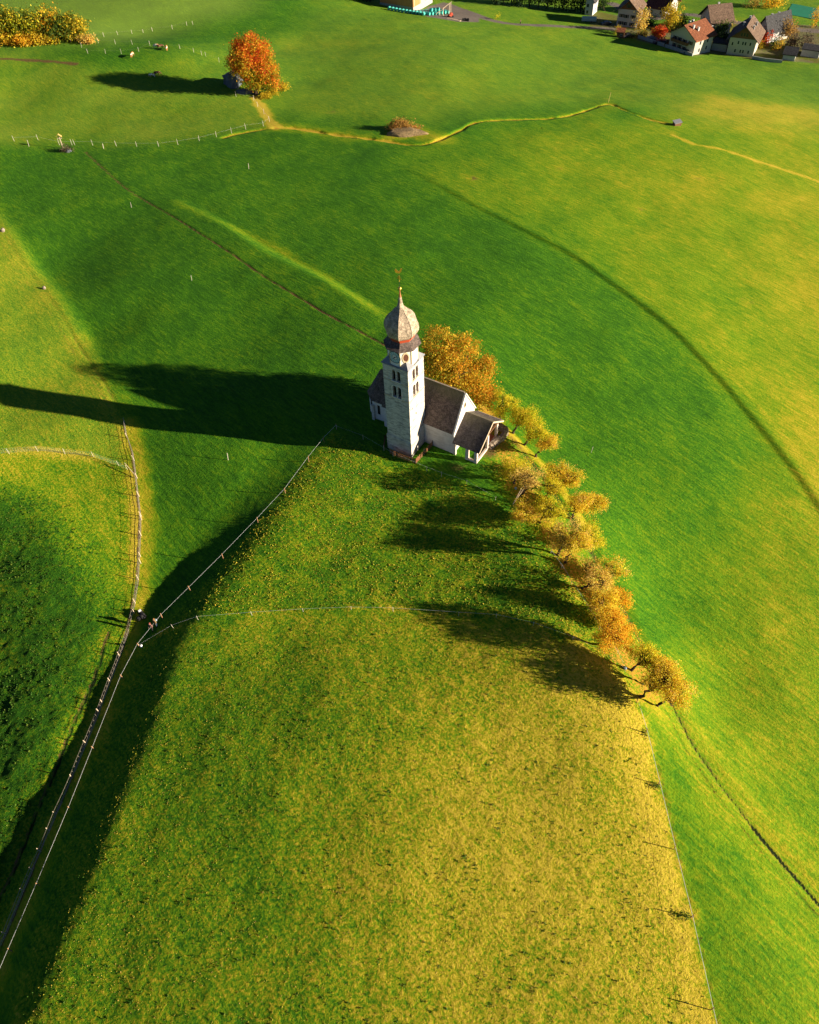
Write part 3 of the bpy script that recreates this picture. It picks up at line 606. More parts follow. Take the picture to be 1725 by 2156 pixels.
prof = [(-.42,.02),(-.5,.35),(-.36,.52),(-.22,.3),(-.02,.16),(.14,.24),(.22,.5),(.30,.60),(.36,.5),(.44,.44),(.35,.38),(.33,.16),(.16,-.06),(.05,-.1),(.0,-.22),(-.06,-.1),(-.25,-.08)]
m_ = MB(); n = len(prof); yv = np.array([math.cos(.55), math.sin(.55)])
vs = [(x*yv[0]+.03*yv[1]*s_, x*yv[1]-.03*yv[0]*s_, 29.78+z) for s_ in (-1, 1) for x, z in prof]
m_.add(vs, [tuple(range(n-1, -1, -1)), tuple(range(n, 2*n))]+[(i, (i+1) % n, n+(i+1) % n, n+i) for i in range(n)]); OR(m_.build('weathercock', M_GOLD, fin), 'gilded weathercock at the very top')
# nave
NX0, NX1, NY0, NY1, NE, NR = -5.2, 7.3, 1.62, 7.95, 4.45, 9.55
YM = (NY0+NY1)/2
def gabled(mb, x0, x1, y0, y1, zb, ze, zr):
    ym = (y0+y1)/2; prof_ = [(y0, zb), (y1, zb), (y1, ze), (ym, zr), (y0, ze)]
    mb.add([(x0, a, b_) for a, b_ in prof_]+[(x1, a, b_) for a, b_ in prof_], [(0,1,2,3,4),(9,8,7,6,5),(0,5,6,1),(1,6,7,2),(2,7,8,3),(3,8,9,4),(4,9,5,0)])
def roof_pair(mb, x0, x1, y0, y1, ze, zr, over=.3, th=.16, gap=.06):
    ym = (y0+y1)/2; s_ = (zr-ze)/((y1-y0)/2)
    for sg, ye in ((-1, y0), (1, y1)):
        yo = ye+sg*over; zo = ze-over*s_; P_ = [(ym, zr+gap), (yo, zo+gap)]; nrm = np.array([sg*s_, 1.0]); nrm /= np.linalg.norm(nrm)
        Q = [(a+nrm[0]*th, b_+nrm[1]*th) for a, b_ in P_]; Q[0] = (ym+sg*.0, zr+gap+th/nrm[1])
        sec = [P_[0], P_[1], Q[1], Q[0]]
        off = .0015*sg
        mb.add([(x0+off, a, b_) for a, b_ in sec]+[(x1+off, a, b_) for a, b_ in sec], [(3,2,1,0),(4,5,6,7),(0,1,5,4),(1,2,6,5),(2,3,7,6),(3,0,4,7)])
mb = MB(); gabled(mb, NX0, NX1, NY0, NY1, -2, NE, NR); nave = mb.build('nave', M_NAVEW, church); OR(nave, 'white plastered nave with stained long wall')
mb = MB(); roof_pair(mb, NX0-.1, NX1-.12, NY0, NY1, NE, NR, .18, .14); nroof = mb.build('nave_roof', M_SLATE, nave)
MB().box(NX0, NX1-.1, YM-.10, YM+.10, NR+.30, NR+.38).build('ridge_cap', M_GREYWOOD, nroof)
m_ = MB(); s_ = (NR-NE)/(YM-NY0)
for sg in (-1, 1):
    a = np.array([NX1+.03, YM, NR+.23]); b_ = np.array([NX1+.03, YM+sg*(YM-NY0+.2), NE-.2*s_+.23]); m_.beam(a, b_, .26, .12)
m_.build('gable_coping', M_WHITE, nave)
MB().box(NX1-.02, NX1+.02, 4.62, 4.98, 7.1, 7.9).build('gable_window', M_DARKIN, nave)
m_ = MB(); disc(m_, (NX1+.002, 4.8, 7.5), (0, 1, 0), (0, 0, 1.6), .26, .36, (1, 0, 0), .04, 16); m_.build('gable_window_frame', M_TRIM, nave)
for x in (4.0,):
    MB().box(x, x+.5, NY1-.02, NY1+.02, 2, 4).build('nave_window', M_DARKIN, nave)
m_ = MB(); m_.box(2.3, 7.3, NY0-.16, NY0, -1.5, .02); m_.build('stone_footing', M_PINKST, nave)
# chancel with polygonal end
CP = [(-5.2,2.5),(-7.6,2.5),(-9.3,3.75),(-9.3,5.85),(-7.6,7.1),(-5.2,7.1)]
mb = MB(); mb.prism(CP[::-1], -2.5, 3.9); chancel = mb.build('chancel', M_NAVEW, church)
mb = MB(); off = [(x-.32 if x < -5.3 else x, y+(.3 if y > 4.8 else -.3) if x > -8 else y, 3.78) for x, y in CP]; rg = [(-5.15, 4.8, 8.4), (-7.4, 4.8, 8.4)]
mb.add(off+rg, [(0,1,7,6),(1,2,7),(2,3,7),(3,4,7),(4,5,6,7),(5,4,3,2,1,0),(0,6,5)]); mb.build('chancel_roof', M_SLATE, chancel)
for (x, y, a) in ((-6.7, 2.49, 0), (-8.5, 3.1, .63)):
    m_ = MB(); m_.box(-.22, .22, -.03, .03, 1.2, 3.0); o = m_.build('chancel_window', M_DARKIN, chancel); o.location = (x, y, 0); o.rotation_euler = (0, 0, -a if a else 0)
m_ = MB(); m_.obox((-7.66, 2.42, .6), (.22, 0, 0), (0, .3, 0), (0, 0, 2.3)); m_.build('buttress', M_PLINTH, chancel)
# porch
PX0, PX1, PY0, PY1, PE, PR = 7.32, 11.3, 1.5, 8.3, 3.2, 5.8
PYM = 5.1
porch = MB().box(PX0, PX1+.02, PY0-.02, PY1, -1.4, .03).build('porch', M_PORCHW, church)
MB().box(PX0+.02, PX1-.02, PY0+.02, PY1-.02, .034, .07).build('stone_floor', M_PINKF, porch); OR(porch, 'open porch with pillars, red stone floor and dark shingle roof')
for (x0, x1, y0, y1, z0, z1) in ((PX0+.02,PX0+.35,PY0,PY0+.35,.03,2.9),(9.35,9.85,PY0,PY0+.38,.03,2.9),(PX1-.48,PX1,PY0,PY0+.45,.03,2.9),(PX1-.34,PX1,4.9,5.3,.03,2.9),(PX1-.34,PX1,PY1-.42,PY1-.02,.03,2.9)):
    MB().box(x0, x1, y0, y1, z0, z1).build('pillar', M_PORCHW, porch)
m_ = MB()
m_ = MB(); m_.box(9.85, PX1-.42, PY0+.03, PY0+.33, .072, .5); m_.box(PX1-.3, PX1, PY0+.42, 4.9, .062, .45); m_.box(PX1-.3, PX1, 5.3, PY1-.42, .062, .45); m_.build('parapet_wall', M_PORCHW, porch)
m_ = MB(); m_.box(PX0+.01, PX1-.05, PY0+.02, PY0+.30, 2.9, 3.08); m_.box(PX1-.28, PX1-.05, PY0+.31, PY1-.05, 2.91, 3.09)
for a, b_ in (((PX1-.15, PY0+.2, 3.15), (PX1-.15, PYM, 5.5)), ((PX1-.15, PY1-.2, 3.15), (PX1-.15, PYM, 5.5)), ((PX1-.15, PYM, 3.1), (PX1-.15, PYM, 5.5)), ((PX1-.17, 3.3, 4.3), (PX1-.17, PYM+.05, 3.15)), ((PX1-.17, 6.9, 4.3), (PX1-.17, PYM+.05, 3.15))): m_.beam(a, b_, .16)
m_.build('timber_frame', M_WOOD, porch)
mb = MB(); sY0 = PY0-.45; sl_ = (PR-PE)/(PYM-PY0)
sec = [(PYM, PR), (sY0, PR-(PYM-sY0)*sl_), (sY0-.05, PR-(PYM-sY0)*sl_+.14), (PYM, PR+.19)]
mb.add([(PX0+.05, a, b_) for a, b_ in sec]+[(PX1+.55, a, b_) for a, b_ in sec], [(3,2,1,0),(4,5,6,7),(0,1,5,4),(1,2,6,5),(2,3,7,6),(3,0,4,7)])
pyo = 8.75; sec = [(PYM+.002, PR), (pyo, PR-(pyo-PYM)*sl_), (pyo+.05, PR-(pyo-PYM)*sl_+.14), (PYM+.002, PR+.19)]
mb.add([(PX0+.06, a, b_) for a, b_ in sec]+[(PX1+.56, a, b_) for a, b_ in sec], [(0,1,2,3),(7,6,5,4),(0,4,5,1),(1,5,6,2),(2,6,7,3),(3,7,4,0)])
proof = mb.build('porch_roof', M_PORCHR, porch)
m_ = MB()
for yy in (sY0-.02, pyo+.02): m_.beam((PX1+.60, PYM, PR+.08), (PX1+.60, yy, PR-abs(yy-PYM)*sl_+.06), .05, .24)
m_.beam((PX0+.1, pyo+.06, PR-(pyo-PYM)*sl_+.08), (PX1+.6, pyo+.06, PR-(pyo-PYM)*sl_+.08), .06, .16)
m_.build('bargeboard', M_PALEWOOD, proof)
m_ = MB()
for k in range(4): m_.box(PX0+.01, PX0+.4+.0*k, PY0+.8+k*.01, PY0+.8+k*.01+.01, .07, .09)
m_ = MB(); m_.box(PX0+.01, PX0+.06, 4.2, 5.5, .06, 2.3); m_.build('church_door', M_REDDARK, porch)

# rubble wall beside the porch, picket fence round the tower foot
def world_of(x, y, z=0.0):
    c, s = math.cos(-PHI), math.sin(-PHI); return np.array([CHX+c*x-s*y, CHY+s*x+c*y, z])
mb = MB(); rw = [(11.45,5.4),(12.15,8.2),(12.0,9.9),(9.2,10.6)]
random.seed(11)
for k in range(len(rw)-1):
    a = np.array(rw[k]); b_ = np.array(rw[k+1]); L = np.linalg.norm(b_-a); n = int(L/.42)
    for i in range(n):
        for j in range(5):
            t = (i+.5+random.uniform(-.15,.15)+(.5 if j % 2 else 0))/n
            if t > 1.02: continue
            p = a+(b_-a)*t; h = -.55+j*.34; d = (b_-a)/L
            mb.obox((p[0], p[1], h+random.uniform(-.03,.03)), (d[0]*.23*random.uniform(.85,1.1), d[1]*.23, random.uniform(-.02,.02)), (-d[1]*.26*random.uniform(.8,1.15), d[0]*.26*random.uniform(.8,1.15), 0), (0, 0, .18))
sw_ = mb.build('rubble_wall', M_STONE); wo = world_of(0, 0); sw_.location = Vector(wo); sw_.rotation_euler = (0, 0, -PHI)
tag(sw_, 'low sunlit rubble stone wall curving behind the porch', 'wall')
def picket(path, name, label, h=1.0, sp=.16, missing=.12, seed=1, z_off=0.0, post_every=2.0):
    r = random.Random(seed); root = empty(name, (path[0][0], path[0][1], zg(path[0][0], path[0][1]))); tag(root, label, 'fence'); off = np.array(root.location)
    pk, rl, ps = MB(), MB(), MB()
    for k in range(len(path)-1):
        a = np.array(path[k][:2]); b_ = np.array(path[k+1][:2]); L = np.linalg.norm(b_-a); d = (b_-a)/L; n = max(1, int(L/sp))
        za, zb = zg(*a), zg(*b_)
        for hh in (.35, .8): rl.beam(np.r_[a, za+hh*h]-off, np.r_[b_, zb+hh*h]-off, .05, .07)
        for i in range(n):
            if r.random() < missing: continue
            p = a+(b_-a)*(i+.5)/n; z = zg(*p); hh = h*r.uniform(.9, 1.05)
            pk.obox(np.r_[p, z+hh/2]-off+np.array([-d[1]*.04, d[0]*.04, 0]), (d[0]*.05, d[1]*.05, r.uniform(-.004,.004)), (-d[1]*.012, d[0]*.012, 0), (r.uniform(-.02,.02), 0, hh/2))
        m = max(1, int(L/post_every))
        for i in range(m+1):
            p = a+(b_-a)*i/m; z = zg(*p); o = MB().box(-.06, .06, -.06, .06, -.3, h*1.08).build('post', M_GREYWOOD, root); o.location = Vector(np.r_[p, z]-off)
    pk.build('pickets', M_WOODP, root); rl.build('rail', M_WOODP, root)
M_WOODP = simple('reddish_pickets', (.34,.15,.07), (.16,.07,.04), 4, .8, .2)
W2 = lambda x, y: world_of(x, y)[:2]
picket([W2(3.6,1.55), W2(3.3,-2.9), W2(.2,-3.1), W2(-1.2,-2.95)], 'picket_fence', 'brown wooden picket fence around the foot of the church tower', 1.05, .15, .15, 3)
picket([W2(-2.4,-2.9), W2(-3.4,-1.0), W2(-3.4,1.6)], 'picket_fence', 'dark picket fence in the shade left of the church tower', 1.0, .2, .1, 5)

# ------------------------------------------------------------------ trees
def leaf_mat(name, transl=.35):
    m = bpy.data.materials.new(name); m.use_nodes = True; t = m.node_tree; b = t.nodes['Principled BSDF']; out = t.nodes['Material Output']
    vc = t.nodes.new('ShaderNodeVertexColor'); vc.layer_name = 'leaf'
    t.links.new(vc.outputs[0], b.inputs['Base Color']); b.inputs['Roughness'].default_value = .7; b.inputs['Specular IOR Level'].default_value = .15
    tr = t.nodes.new('ShaderNodeBsdfTranslucent'); t.links.new(vc.outputs[0], tr.inputs[0]); ms = t.nodes.new('ShaderNodeMixShader'); ms.inputs[0].default_value = transl
    t.links.new(b.outputs[0], ms.inputs[1]); t.links.new(tr.outputs[0], ms.inputs[2]); t.links.new(ms.outputs[0], out.inputs[0]); return m
M_LEAF = leaf_mat('autumn_leaves', .5); M_LEAFG = leaf_mat('green_leaves', .2)
M_BARK = simple('dark_bark', (.085,.055,.035), (.045,.03,.02), 8, .95, .5, .03, stretch=(1,1,.3))
GOLD = [((.82,.55,.035), 5), ((.88,.64,.06), 4), ((.74,.44,.03), 2), ((.64,.55,.03), 2), ((.44,.42,.02), 1), ((.86,.52,.12), 2)]
GOLDG = [((.78,.60,.03), 3), ((.62,.56,.02), 3), ((.40,.43,.015), 2), ((.84,.58,.05), 2)]
ORNG = [((.86,.46,.03), 4), ((.80,.36,.02), 2), ((.88,.56,.04), 3), ((.50,.40,.02), 1)]
YEL = [((.62,.44,.03), 4), ((.50,.38,.02), 3), ((.32,.30,.02), 1)]
GRN = [((.07,.13,.015), 3), ((.11,.17,.02), 2), ((.05,.09,.015), 2)]
DGRN = [((.022,.05,.015), 3), ((.04,.07,.02), 2), ((.016,.036,.013), 2)]
REDP = [((.55,.06,.02), 4), ((.60,.13,.02), 2), ((.38,.05,.02), 1)]
BARE = [((.84,.54,.12), 3), ((.74,.50,.08), 2), ((.56,.40,.10), 2)]
def crown_mesh(blobs, n, size, pal, seed, clump=26, parent=None, mat=None, name='crown', zone=None, gap=.0):
    """many small leaf faces gathered in twig-sized clumps spread through the given ellipsoids"""
    r = np.random.default_rng(seed); vol = np.array([b[1][0]*b[1][1]*b[1][2] for b in blobs]); k = max(4, n//clump)
    which = r.choice(len(blobs), k, p=vol**.67/(vol**.67).sum())
    u = r.normal(size=(k, 3)); u /= np.linalg.norm(u, axis=1)[:, None]; rad = r.uniform(.35, 1, k)**.55
    cen = np.array([blobs[i][0] for i in which]); rr = np.array([blobs[i][1] for i in which]); c = cen+u*rad[:, None]*rr
    keep = r.random(k) > gap; c = c[keep]; which = which[keep]; rr = rr[keep]; k = len(c)
    cs = np.clip(.17*rr.mean(1), size*1.5, None)*r.uniform(.7, 1.5, k)
    m = clump; L = np.repeat(c, m, 0)+r.normal(size=(k*m, 3))*np.repeat(cs, m)[:, None]*np.array([1, 1, .75]); N_ = len(L)
    nrm = r.normal(size=(N_, 3)); nrm += np.repeat(u[keep], m, 0)*.9+np.array([0, 0, .35]); nrm /= np.linalg.norm(nrm, axis=1)[:, None]
    a = np.cross(nrm, r.normal(size=(N_, 3))); a /= np.linalg.norm(a, axis=1)[:, None]; b_ = np.cross(nrm, a)
    s_ = size*r.uniform(.6, 1.35, N_)[:, None]; a *= s_*.5; b_ *= s_*.36
    V = np.stack([L-a, L-b_*.9, L+a, L+b_*.9], 1).reshape(-1, 3)
    cols = np.array([p[0] for p in pal]); pw = np.array([p[1] for p in pal], float); pw /= pw.sum()
    ck = r.choice(len(cols), k, p=pw); base = cols[ck]
    if zone is not None: base = zone(c, base, r)
    col = np.repeat(base, m, 0)*r.uniform(.62, 1.5, N_)[:, None]; sw = r.random(N_) < .22; col[sw] = cols[r.choice(len(cols), sw.sum(), p=pw)]
    col = np.clip(np.c_[col, np.ones(N_)], 0, .9); col = np.repeat(col, 4, 0)
    me = bpy.data.meshes.new(name); me.vertices.add(len(V)); me.vertices.foreach_set('co', V.ravel()); me.loops.add(N_*4); me.loops.foreach_set('vertex_index', np.arange(N_*4, dtype=np.int32))
    me.polygons.add(N_); me.polygons.foreach_set('loop_start', np.arange(0, N_*4, 4, dtype=np.int32)); me.update()
    at_ = me.color_attributes.new('leaf', 'FLOAT_COLOR', 'POINT'); at_.data.foreach_set('color', col.astype(np.float32).ravel()); me.materials.append(mat or M_LEAF)
    o = bpy.data.objects.new(name, me); C.objects.link(o)
    if parent: o.parent = parent
    return o, c
def trunk_mesh(root_p, tips, r0, fork, seed, parent, nlimb=6, crook=.12):
    """crooked trunk from the root to the fork, limbs from there towards clump centres"""
    rd = random.Random(seed); mb = MB(); fork = Vector(fork); p0 = Vector(root_p)
    pts = [p0-Vector((0, 0, .4)), p0]; 
    for t in (.35, .7, 1): pts.append(p0.lerp(fork, t)+Vector((rd.uniform(-1, 1), rd.uniform(-1, 1), 0))*crook*(fork-p0).length*(t < 1))
    mb.tube(pts, [r0*1.35, r0*1.15, r0*.92, r0*.82, r0*.72], 7)
    tl = [Vector(t) for t in tips]; rd.shuffle(tl)
    for tip in tl[:nlimb]:
        L = (tip-fork).length; d = fork.lerp(tip, .4)+Vector((rd.uniform(-1,1), rd.uniform(-1,1), rd.uniform(.0,.6)))*L*.12; e = fork.lerp(tip, .75)+Vector((rd.uniform(-1,1), rd.uniform(-1,1), rd.uniform(-.2,.6)))*L*.10
        mb.tube([fork-Vector((0,0,.05)), d, e, tip], [r0*.55, r0*.36, r0*.22, r0*.08], 5)
        for q in tl[nlimb:nlimb+14]:
            if (q-e).length < L*.8 and rd.random() < .6: mb.tube([e, e.lerp(q, .5)+Vector((rd.uniform(-1,1),)*3)*L*.06, q], [r0*.2, r0*.13, r0*.05], 4)
        for k in range(2):
            q = d+Vector((rd.uniform(-1,1), rd.uniform(-1,1), rd.uniform(-.1,1)))*L*.45; mb.tube([d, d.lerp(q, .5)+Vector((0,0,L*.04)), q], [r0*.22, r0*.13, r0*.05], 4)
    return mb.build('trunk', M_BARK, parent)
def tree(name, base, blobs, n, size, pal, label, cat='tree', group=None, seed=1, r0=.15, fork=None, mat=None, zone=None, clump=26, nlimb=6, gap=0):
    root = empty(name, base); tag(root, label, cat, group); b0 = np.array(base, float)
    bl = [(np.array(c)-b0, np.array(r)) for c, r in blobs]
    cr, cc = crown_mesh(bl, n, size, pal, seed, clump, root, mat, 'crown', zone, gap)
    cen = np.mean([b[0] for b in bl], 0); fk = fork if fork is not None else cen*.42
    pick = cc[np.random.default_rng(seed).choice(len(cc), min(len(cc), 26), replace=False)]; pick = cen+(pick-cen)*.8
    trunk_mesh((0, 0, 0), pick, r0, fk, seed, root, nlimb); return root
def crown_at(base, px, py, h):   # centre of a crown seen at a pixel and standing h above its base
    return at(px, py, base[2]+h)
# big ash-like tree behind the nave
bt = G(968, 868); bt = np.array([9.0, 91.9, 0]); bt[2] = zg(bt[0], bt[1])
def ell(px, py, y, r):           # crown lump seen at (px,py) with its centre on the depth plane y
    d = ray(px, py); t = y/d[1]; p = np.array([0, 0, CAM_H])+d*t; return (p, np.array(r, float))
def zone_big(c, base, r):
    base = base*1.25
    z = (c[:, 2]-c[:, 2].min())/(np.ptp(c[:, 2])+1e-6); x = (c[:, 0]-c[:, 0].min())/(np.ptp(c[:, 0])+1e-6)
    g = (r.random(len(c)) < (.50-.35*x-.1*z))[:, None]; b_ = np.where(g, np.array([[.20,.22,.015]])*r.uniform(.7, 1.5, (len(c), 1)), base)
    o = (r.random(len(c)) < .35*x)[:, None]; return np.where(o, np.array([[.62,.28,.02]]), b_)
tree('broad_tree', bt, [ell(925,720,93.0,(2.5,2.4,2.3)),ell(975,736,93.2,(2.5,2.4,2.4)),ell(940,770,90.0,(2.6,1.3,2.2)),ell(912,765,91.6,(2.3,2.3,2.4)),ell(1000,788,92.2,(2.7,2.5,2.5)),ell(955,790,91.8,(3.0,2.4,2.6)),ell(1018,832,90.8,(2.2,2.2,2.1)),ell(975,815,91.2,(2.0,1.6,1.8)),ell(1024,770,93,(1.5,1.6,1.5))],
     30000, .27, [((.58,.32,.02), 4), ((.62,.40,.03), 3), ((.46,.24,.02), 3), ((.34,.28,.02), 3)], 'big round orange and gold tree right behind the church nave', 'tree', None, 21, .38, zone=zone_big, nlimb=9, gap=.1)
# golden fruit trees on the bank: base pixel, crown pixel, crown radius (m), height of crown centre, palette, density
FT = [
 ((1052,884),(1060,851),1.75,3.4,GOLDG,1.0,'slim golden tree on the bank right behind the porch, bare trunk below'),
 ((1080,913),(1100,876),1.8,3.2,GOLDG,1.0,'yellow green tree next down the bank from the slim tree behind the porch'),
 ((1104,937),(1126,903),1.7,3.2,GOLDG,1.1,'yellow green tree leaning out of the bank, third behind the porch'),
 ((1128,962),(1152,932),1.35,2.9,GOLD,.9,'small orange tipped tree at the lower end of the group behind the porch'),
 ((1083,1019),(1086,986),1.85,3.0,GOLDG,.7,'airy yellow tree standing nearest in front of the porch'),
 ((1098,1048),(1112,1006),1.7,3.6,BARE,.6,'thin half bare tree with a wooden prop leaning on its trunk'),
 ((1155,1024),(1170,995),1.5,2.8,GOLD,.9,'golden tree on the upper edge of the bank, top of the long row'),
 ((1172,1030),(1202,1006),1.4,2.8,GOLD,.9,'golden tree on the field side at the top of the long row'),
 ((1149,1048),(1165,1028),1.3,2.5,GOLDG,.7,'low pale yellow tree between the top trees of the row and the half bare tree'),
 ((1136,1100),(1158,1070),1.8,3.2,GOLDG,.85,'crooked brown gold tree at the edge of the shaded meadow'),
 ((1128,1098),(1103,1083),1.45,2.6,GOLD,1.2,'low dense golden tree at the shaded meadow side of the row'),
 ((1203,1092),(1222,1056),1.5,3.0,GOLD,1.0,'golden tree on the upper rim above the crooked brown gold tree'),
 ((1214,1080),(1248,1056),1.45,3.0,GOLD,1.0,'golden tree reaching furthest into the right field near the row top'),
 ((1175,1169),(1196,1125),1.75,3.6,BARE,.6,'tall thin apricot coloured tree with two forked stems'),
 ((1190,1185),(1215,1140),1.8,3.8,GOLD,.85,'gold tree with a bent dark trunk casting long twin shadow stems'),
 ((1228,1152),(1246,1128),1.6,3.0,GOLDG,1.0,'yellow green tree on the field side behind the bent trunk tree'),
 ((1231,1203),(1242,1192),1.0,2.2,BARE,.45,'tiny nearly bare sapling in the gap of the row'),
 ((1226,1238),(1262,1222),1.6,3.3,BARE,.55,'sparse tree leaning sharply right with an elbow shaped trunk'),
 ((1268,1218),(1290,1200),1.6,2.9,GOLD,.9,'yellow tree by the track on the field side, halfway down the row'),
 ((1244,1282),(1272,1265),1.6,3.4,GOLD,.95,'golden tree just above the densest orange tree'),
 ((1290,1268),(1304,1262),1.2,2.4,ORNG,1.0,'small orange tree touching the dark track halfway down the row'),
 ((1268,1300),(1280,1297),1.4,2.6,GOLD,1.1,'golden tree squeezed against the densest orange tree'),
 ((1280,1364),(1294,1330),1.95,3.4,ORNG,1.6,'densest bright orange tree before the gap in the row'),
 ((1329,1412),(1364,1378),1.4,3.1,GOLDG,.8,'yellow tree with a long curved bare trunk below the gap in the row'),
 ((1352,1440),(1396,1406),1.5,3.2,GOLD,.95,'golden tree second from the lower end of the row'),
 ((1347,1467),(1403,1434),1.8,3.8,GOLD,.9,'wide tree at the lower end of the row with bare dark forked limbs'),
 ((1384,1486),(1428,1452),1.6,3.6,GOLD,1.0,'golden tree at the very lowest end of the row'),
]
for i, (b_, c_, rad, h, pal, den, lab) in enumerate(FT):
    base = G(*b_); rad *= 1.34; cc = ell(c_[0], c_[1], base[1], (1, 1, 1))[0]; cc = .5*cc+.5*crown_at(base, c_[0], c_[1], h*1.12); rd = random.Random(100+i); bl = [(cc, (rad*.7, rad*.7, rad*.5))]
    for k in range(6):
        a = k*1.05+rd.uniform(-.4, .4); q = rd.uniform(.45, .85); bl.append((cc+np.array([math.cos(a)*rad*q, math.sin(a)*rad*q, rd.uniform(-.45, .35)*rad]), (rad*rd.uniform(.28,.5), rad*rd.uniform(.28,.5), rad*.34)))
    off = cc-base; fk = off*.40+np.array([0, 0, -.05])
    tree('fruit_tree', base, bl, int(4300*den*rad/1.6), .17, pal, lab, 'tree', 'golden fruit trees on the bank', 300+i, .13+.025*rad, fk, clump=24, nlimb=10, gap=.35)
# the wooden prop leaning on the half bare tree
pb = G(1078, 1065); o = empty('wooden_prop', pb); tag(o, 'pale wooden poles leaning against the half bare tree', 'prop')
for q in ((1.5,1.4,2.4),(1.75,1.3,2.2)): MB().tube([(0,0,-.1),q],[.05,.035],6).build('pole', M_PALEWOOD, o)
# red and green maple over the boulder
rb = G(540, 200)
def zone_red(c, base, r):
    z = (c[:, 2]-c[:, 2].min())/(np.ptp(c[:, 2])+1e-6); x = (c[:, 0]-c[:, 0].min())/(np.ptp(c[:, 0])+1e-6); p = np.clip(-.05+1.25*z+.35*x-.2+.35*np.sin(c[:, 0]*.9+c[:, 2]*.7), 0, 1)
    m_ = r.random(len(c)) < p; reds = np.array([[.62,.14,.015],[.66,.22,.015],[.58,.09,.02]])[r.integers(0, 3, len(c))]; grs = np.array([[.30,.30,.015],[.16,.20,.015],[.50,.36,.02]])[r.integers(0, 3, len(c))]
    return np.where(m_[:, None], reds, grs)*1.0
y0 = rb[1]
tree('maple_tree', rb, [ell(525,100,y0+2,(3.9,3.9,3.6)),ell(505,110,y0+1,(2.9,3,3)),ell(548,115,y0+1.5,(3.8,3.6,3.4)),ell(520,135,y0,(4.0,4,3.6)),ell(558,150,y0+.5,(3.9,3.6,3.2)),ell(535,165,y0,(3.8,3.4,2.8)),ell(570,172,y0+.5,(2.6,2.6,2.2)),ell(495,135,y0,(2.4,2.6,2.8))],
     30000, .4, ORNG, 'large red, orange and green maple standing alone by the grey boulder', 'tree', None, 33, .5, zone=zone_red, nlimb=8)
bb = G(592, 190); tree('undergrowth_bush', bb, [(bb+np.array([0,0,.9]), (2.0,1.8,1.1)), (G(575,200)+np.array([0,0,.8]), (1.9,1.5,1.0)), (G(560,207)+np.array([0,0,.6]), (1.4,1.2,.8))], 2200, .4, YEL, 'golden shrub growing at the foot of the red maple', 'shrub', None, 35, .06)
def rock(name, p, sc, label, seed=1, mat=None, cat='rock'):
    r = random.Random(seed); bm = bmesh.new(); bmesh.ops.create_icosphere(bm, subdivisions=3, radius=1.0)
    ph_ = [r.uniform(0, 6) for _ in range(6)]
    for v in bm.verts:
        d = v.co.normalized(); k = 1+.16*math.sin(3*d.x+ph_[0])+.14*math.sin(4*d.y+ph_[1]+2*d.z)+.10*math.sin(7*d.z+5*d.x+ph_[2])+.05*math.sin(13*d.x+11*d.y+ph_[3]); v.co = d*k
        for n_ in ((.8,.3,.5),(-.6,-.7,.3),(.1,-.8,.5),(-.2,.1,.95)):
            q = Vector(n_).normalized(); e = v.co.dot(q)-.82
            if e > 0: v.co -= q*e*.85
        v.co = Vector((v.co.x*sc[0], v.co.y*sc[1], v.co.z*sc[2]))
    me = bpy.data.meshes.new(name); bm.to_mesh(me); bm.free(); me.materials.append(mat or M_ROCK); o = bpy.data.objects.new(name, me); C.objects.link(o); o.location = Vector(p); tag(o, label, cat); return o
import bmesh
M_ROCK = simple('grey_rock', (.16,.18,.20), (.08,.09,.10), 1.2, .9, .8, .3)  # kept dark: the maple's shade on the boulder is put into the colour
g = G(492, 178); rock('boulder', g+np.array([0,0,1.0]), (3.2,2.8,3.0), 'big blue grey boulder in the shadow of the red maple', 4)
g = G(520, 195); rock('boulder', g+np.array([0,0,.2]), (3.0,1.4,.9), 'low flat grey rock in front of the maple boulder', 6)
# mound with russet scrub in the ditch bend
g = G(858, 281); md = rock('stone_heap', g+np.array([0,0,-.4]), (6.0,3.0,1.7), 'heap of field stones under russet scrub in the bend of the ditch', 9, simple('earthy_stones', (.36,.24,.12), (.16,.13,.06), 2.2, .95, .9, .3))
g2 = G(840, 272); tree('russet_bush', g2, [(g2+np.array([0,0,1.0]), (2.2,1.6,1.2)), (g2+np.array([2.2,-.6,.8]), (2.0,1.4,.9)), (g2+np.array([4.4,-1.4,.5]), (1.7,1.2,.7)), (g2+np.array([-1.4,.2,.6]), (1.2,1.0,.8))], 2600, .4, [((.48,.24,.06), 3), ((.55,.32,.07), 2), ((.33,.2,.05), 2)], 'russet bush covering the stone heap in the ditch bend', 'shrub', None, 40, .05)
# thicket at the top left corner
TL = [((8,90),(10,44),4.2,YEL,'yellow green tree cut by the left edge in the thicket'),((35,88),(34,52),4.0,GOLDG,'second tree from the left in the corner thicket, yellow with orange top'),((72,86),(66,48),5.2,GOLDG,'tallest olive and gold tree in the middle of the corner thicket'),((105,84),(103,42),4.0,ORNG,'orange topped tree right of the tallest in the corner thicket'),((130,86),(125,58),4.6,GRN,'dark green tree near the right end of the corner thicket'),((160,86),(152,60),4.4,YEL,'bright gold and pink tree closing the corner thicket on the right')]
for i, (b_, c_, r_, pal, lab) in enumerate(TL):
    base = G(*b_); cc = ell(c_[0], c_[1], base[1]+1, (1, 1, 1))[0]; rd = random.Random(i)
    bl = [(cc, (r_*.85, r_*.8, r_*.95))]+[(cc+np.array([rd.uniform(-.5,.5), rd.uniform(-.4,.4), rd.uniform(-.8,.2)])*r_, (r_*.5, r_*.5, r_*.55)) for k in range(5)]
    tree('thicket_tree', base, bl, 4200, .62, pal+[((.22,.26,.02), 4), ((.12,.17,.02), 3)], lab, 'tree', 'trees of the corner thicket', 60+i, .28, nlimb=6)
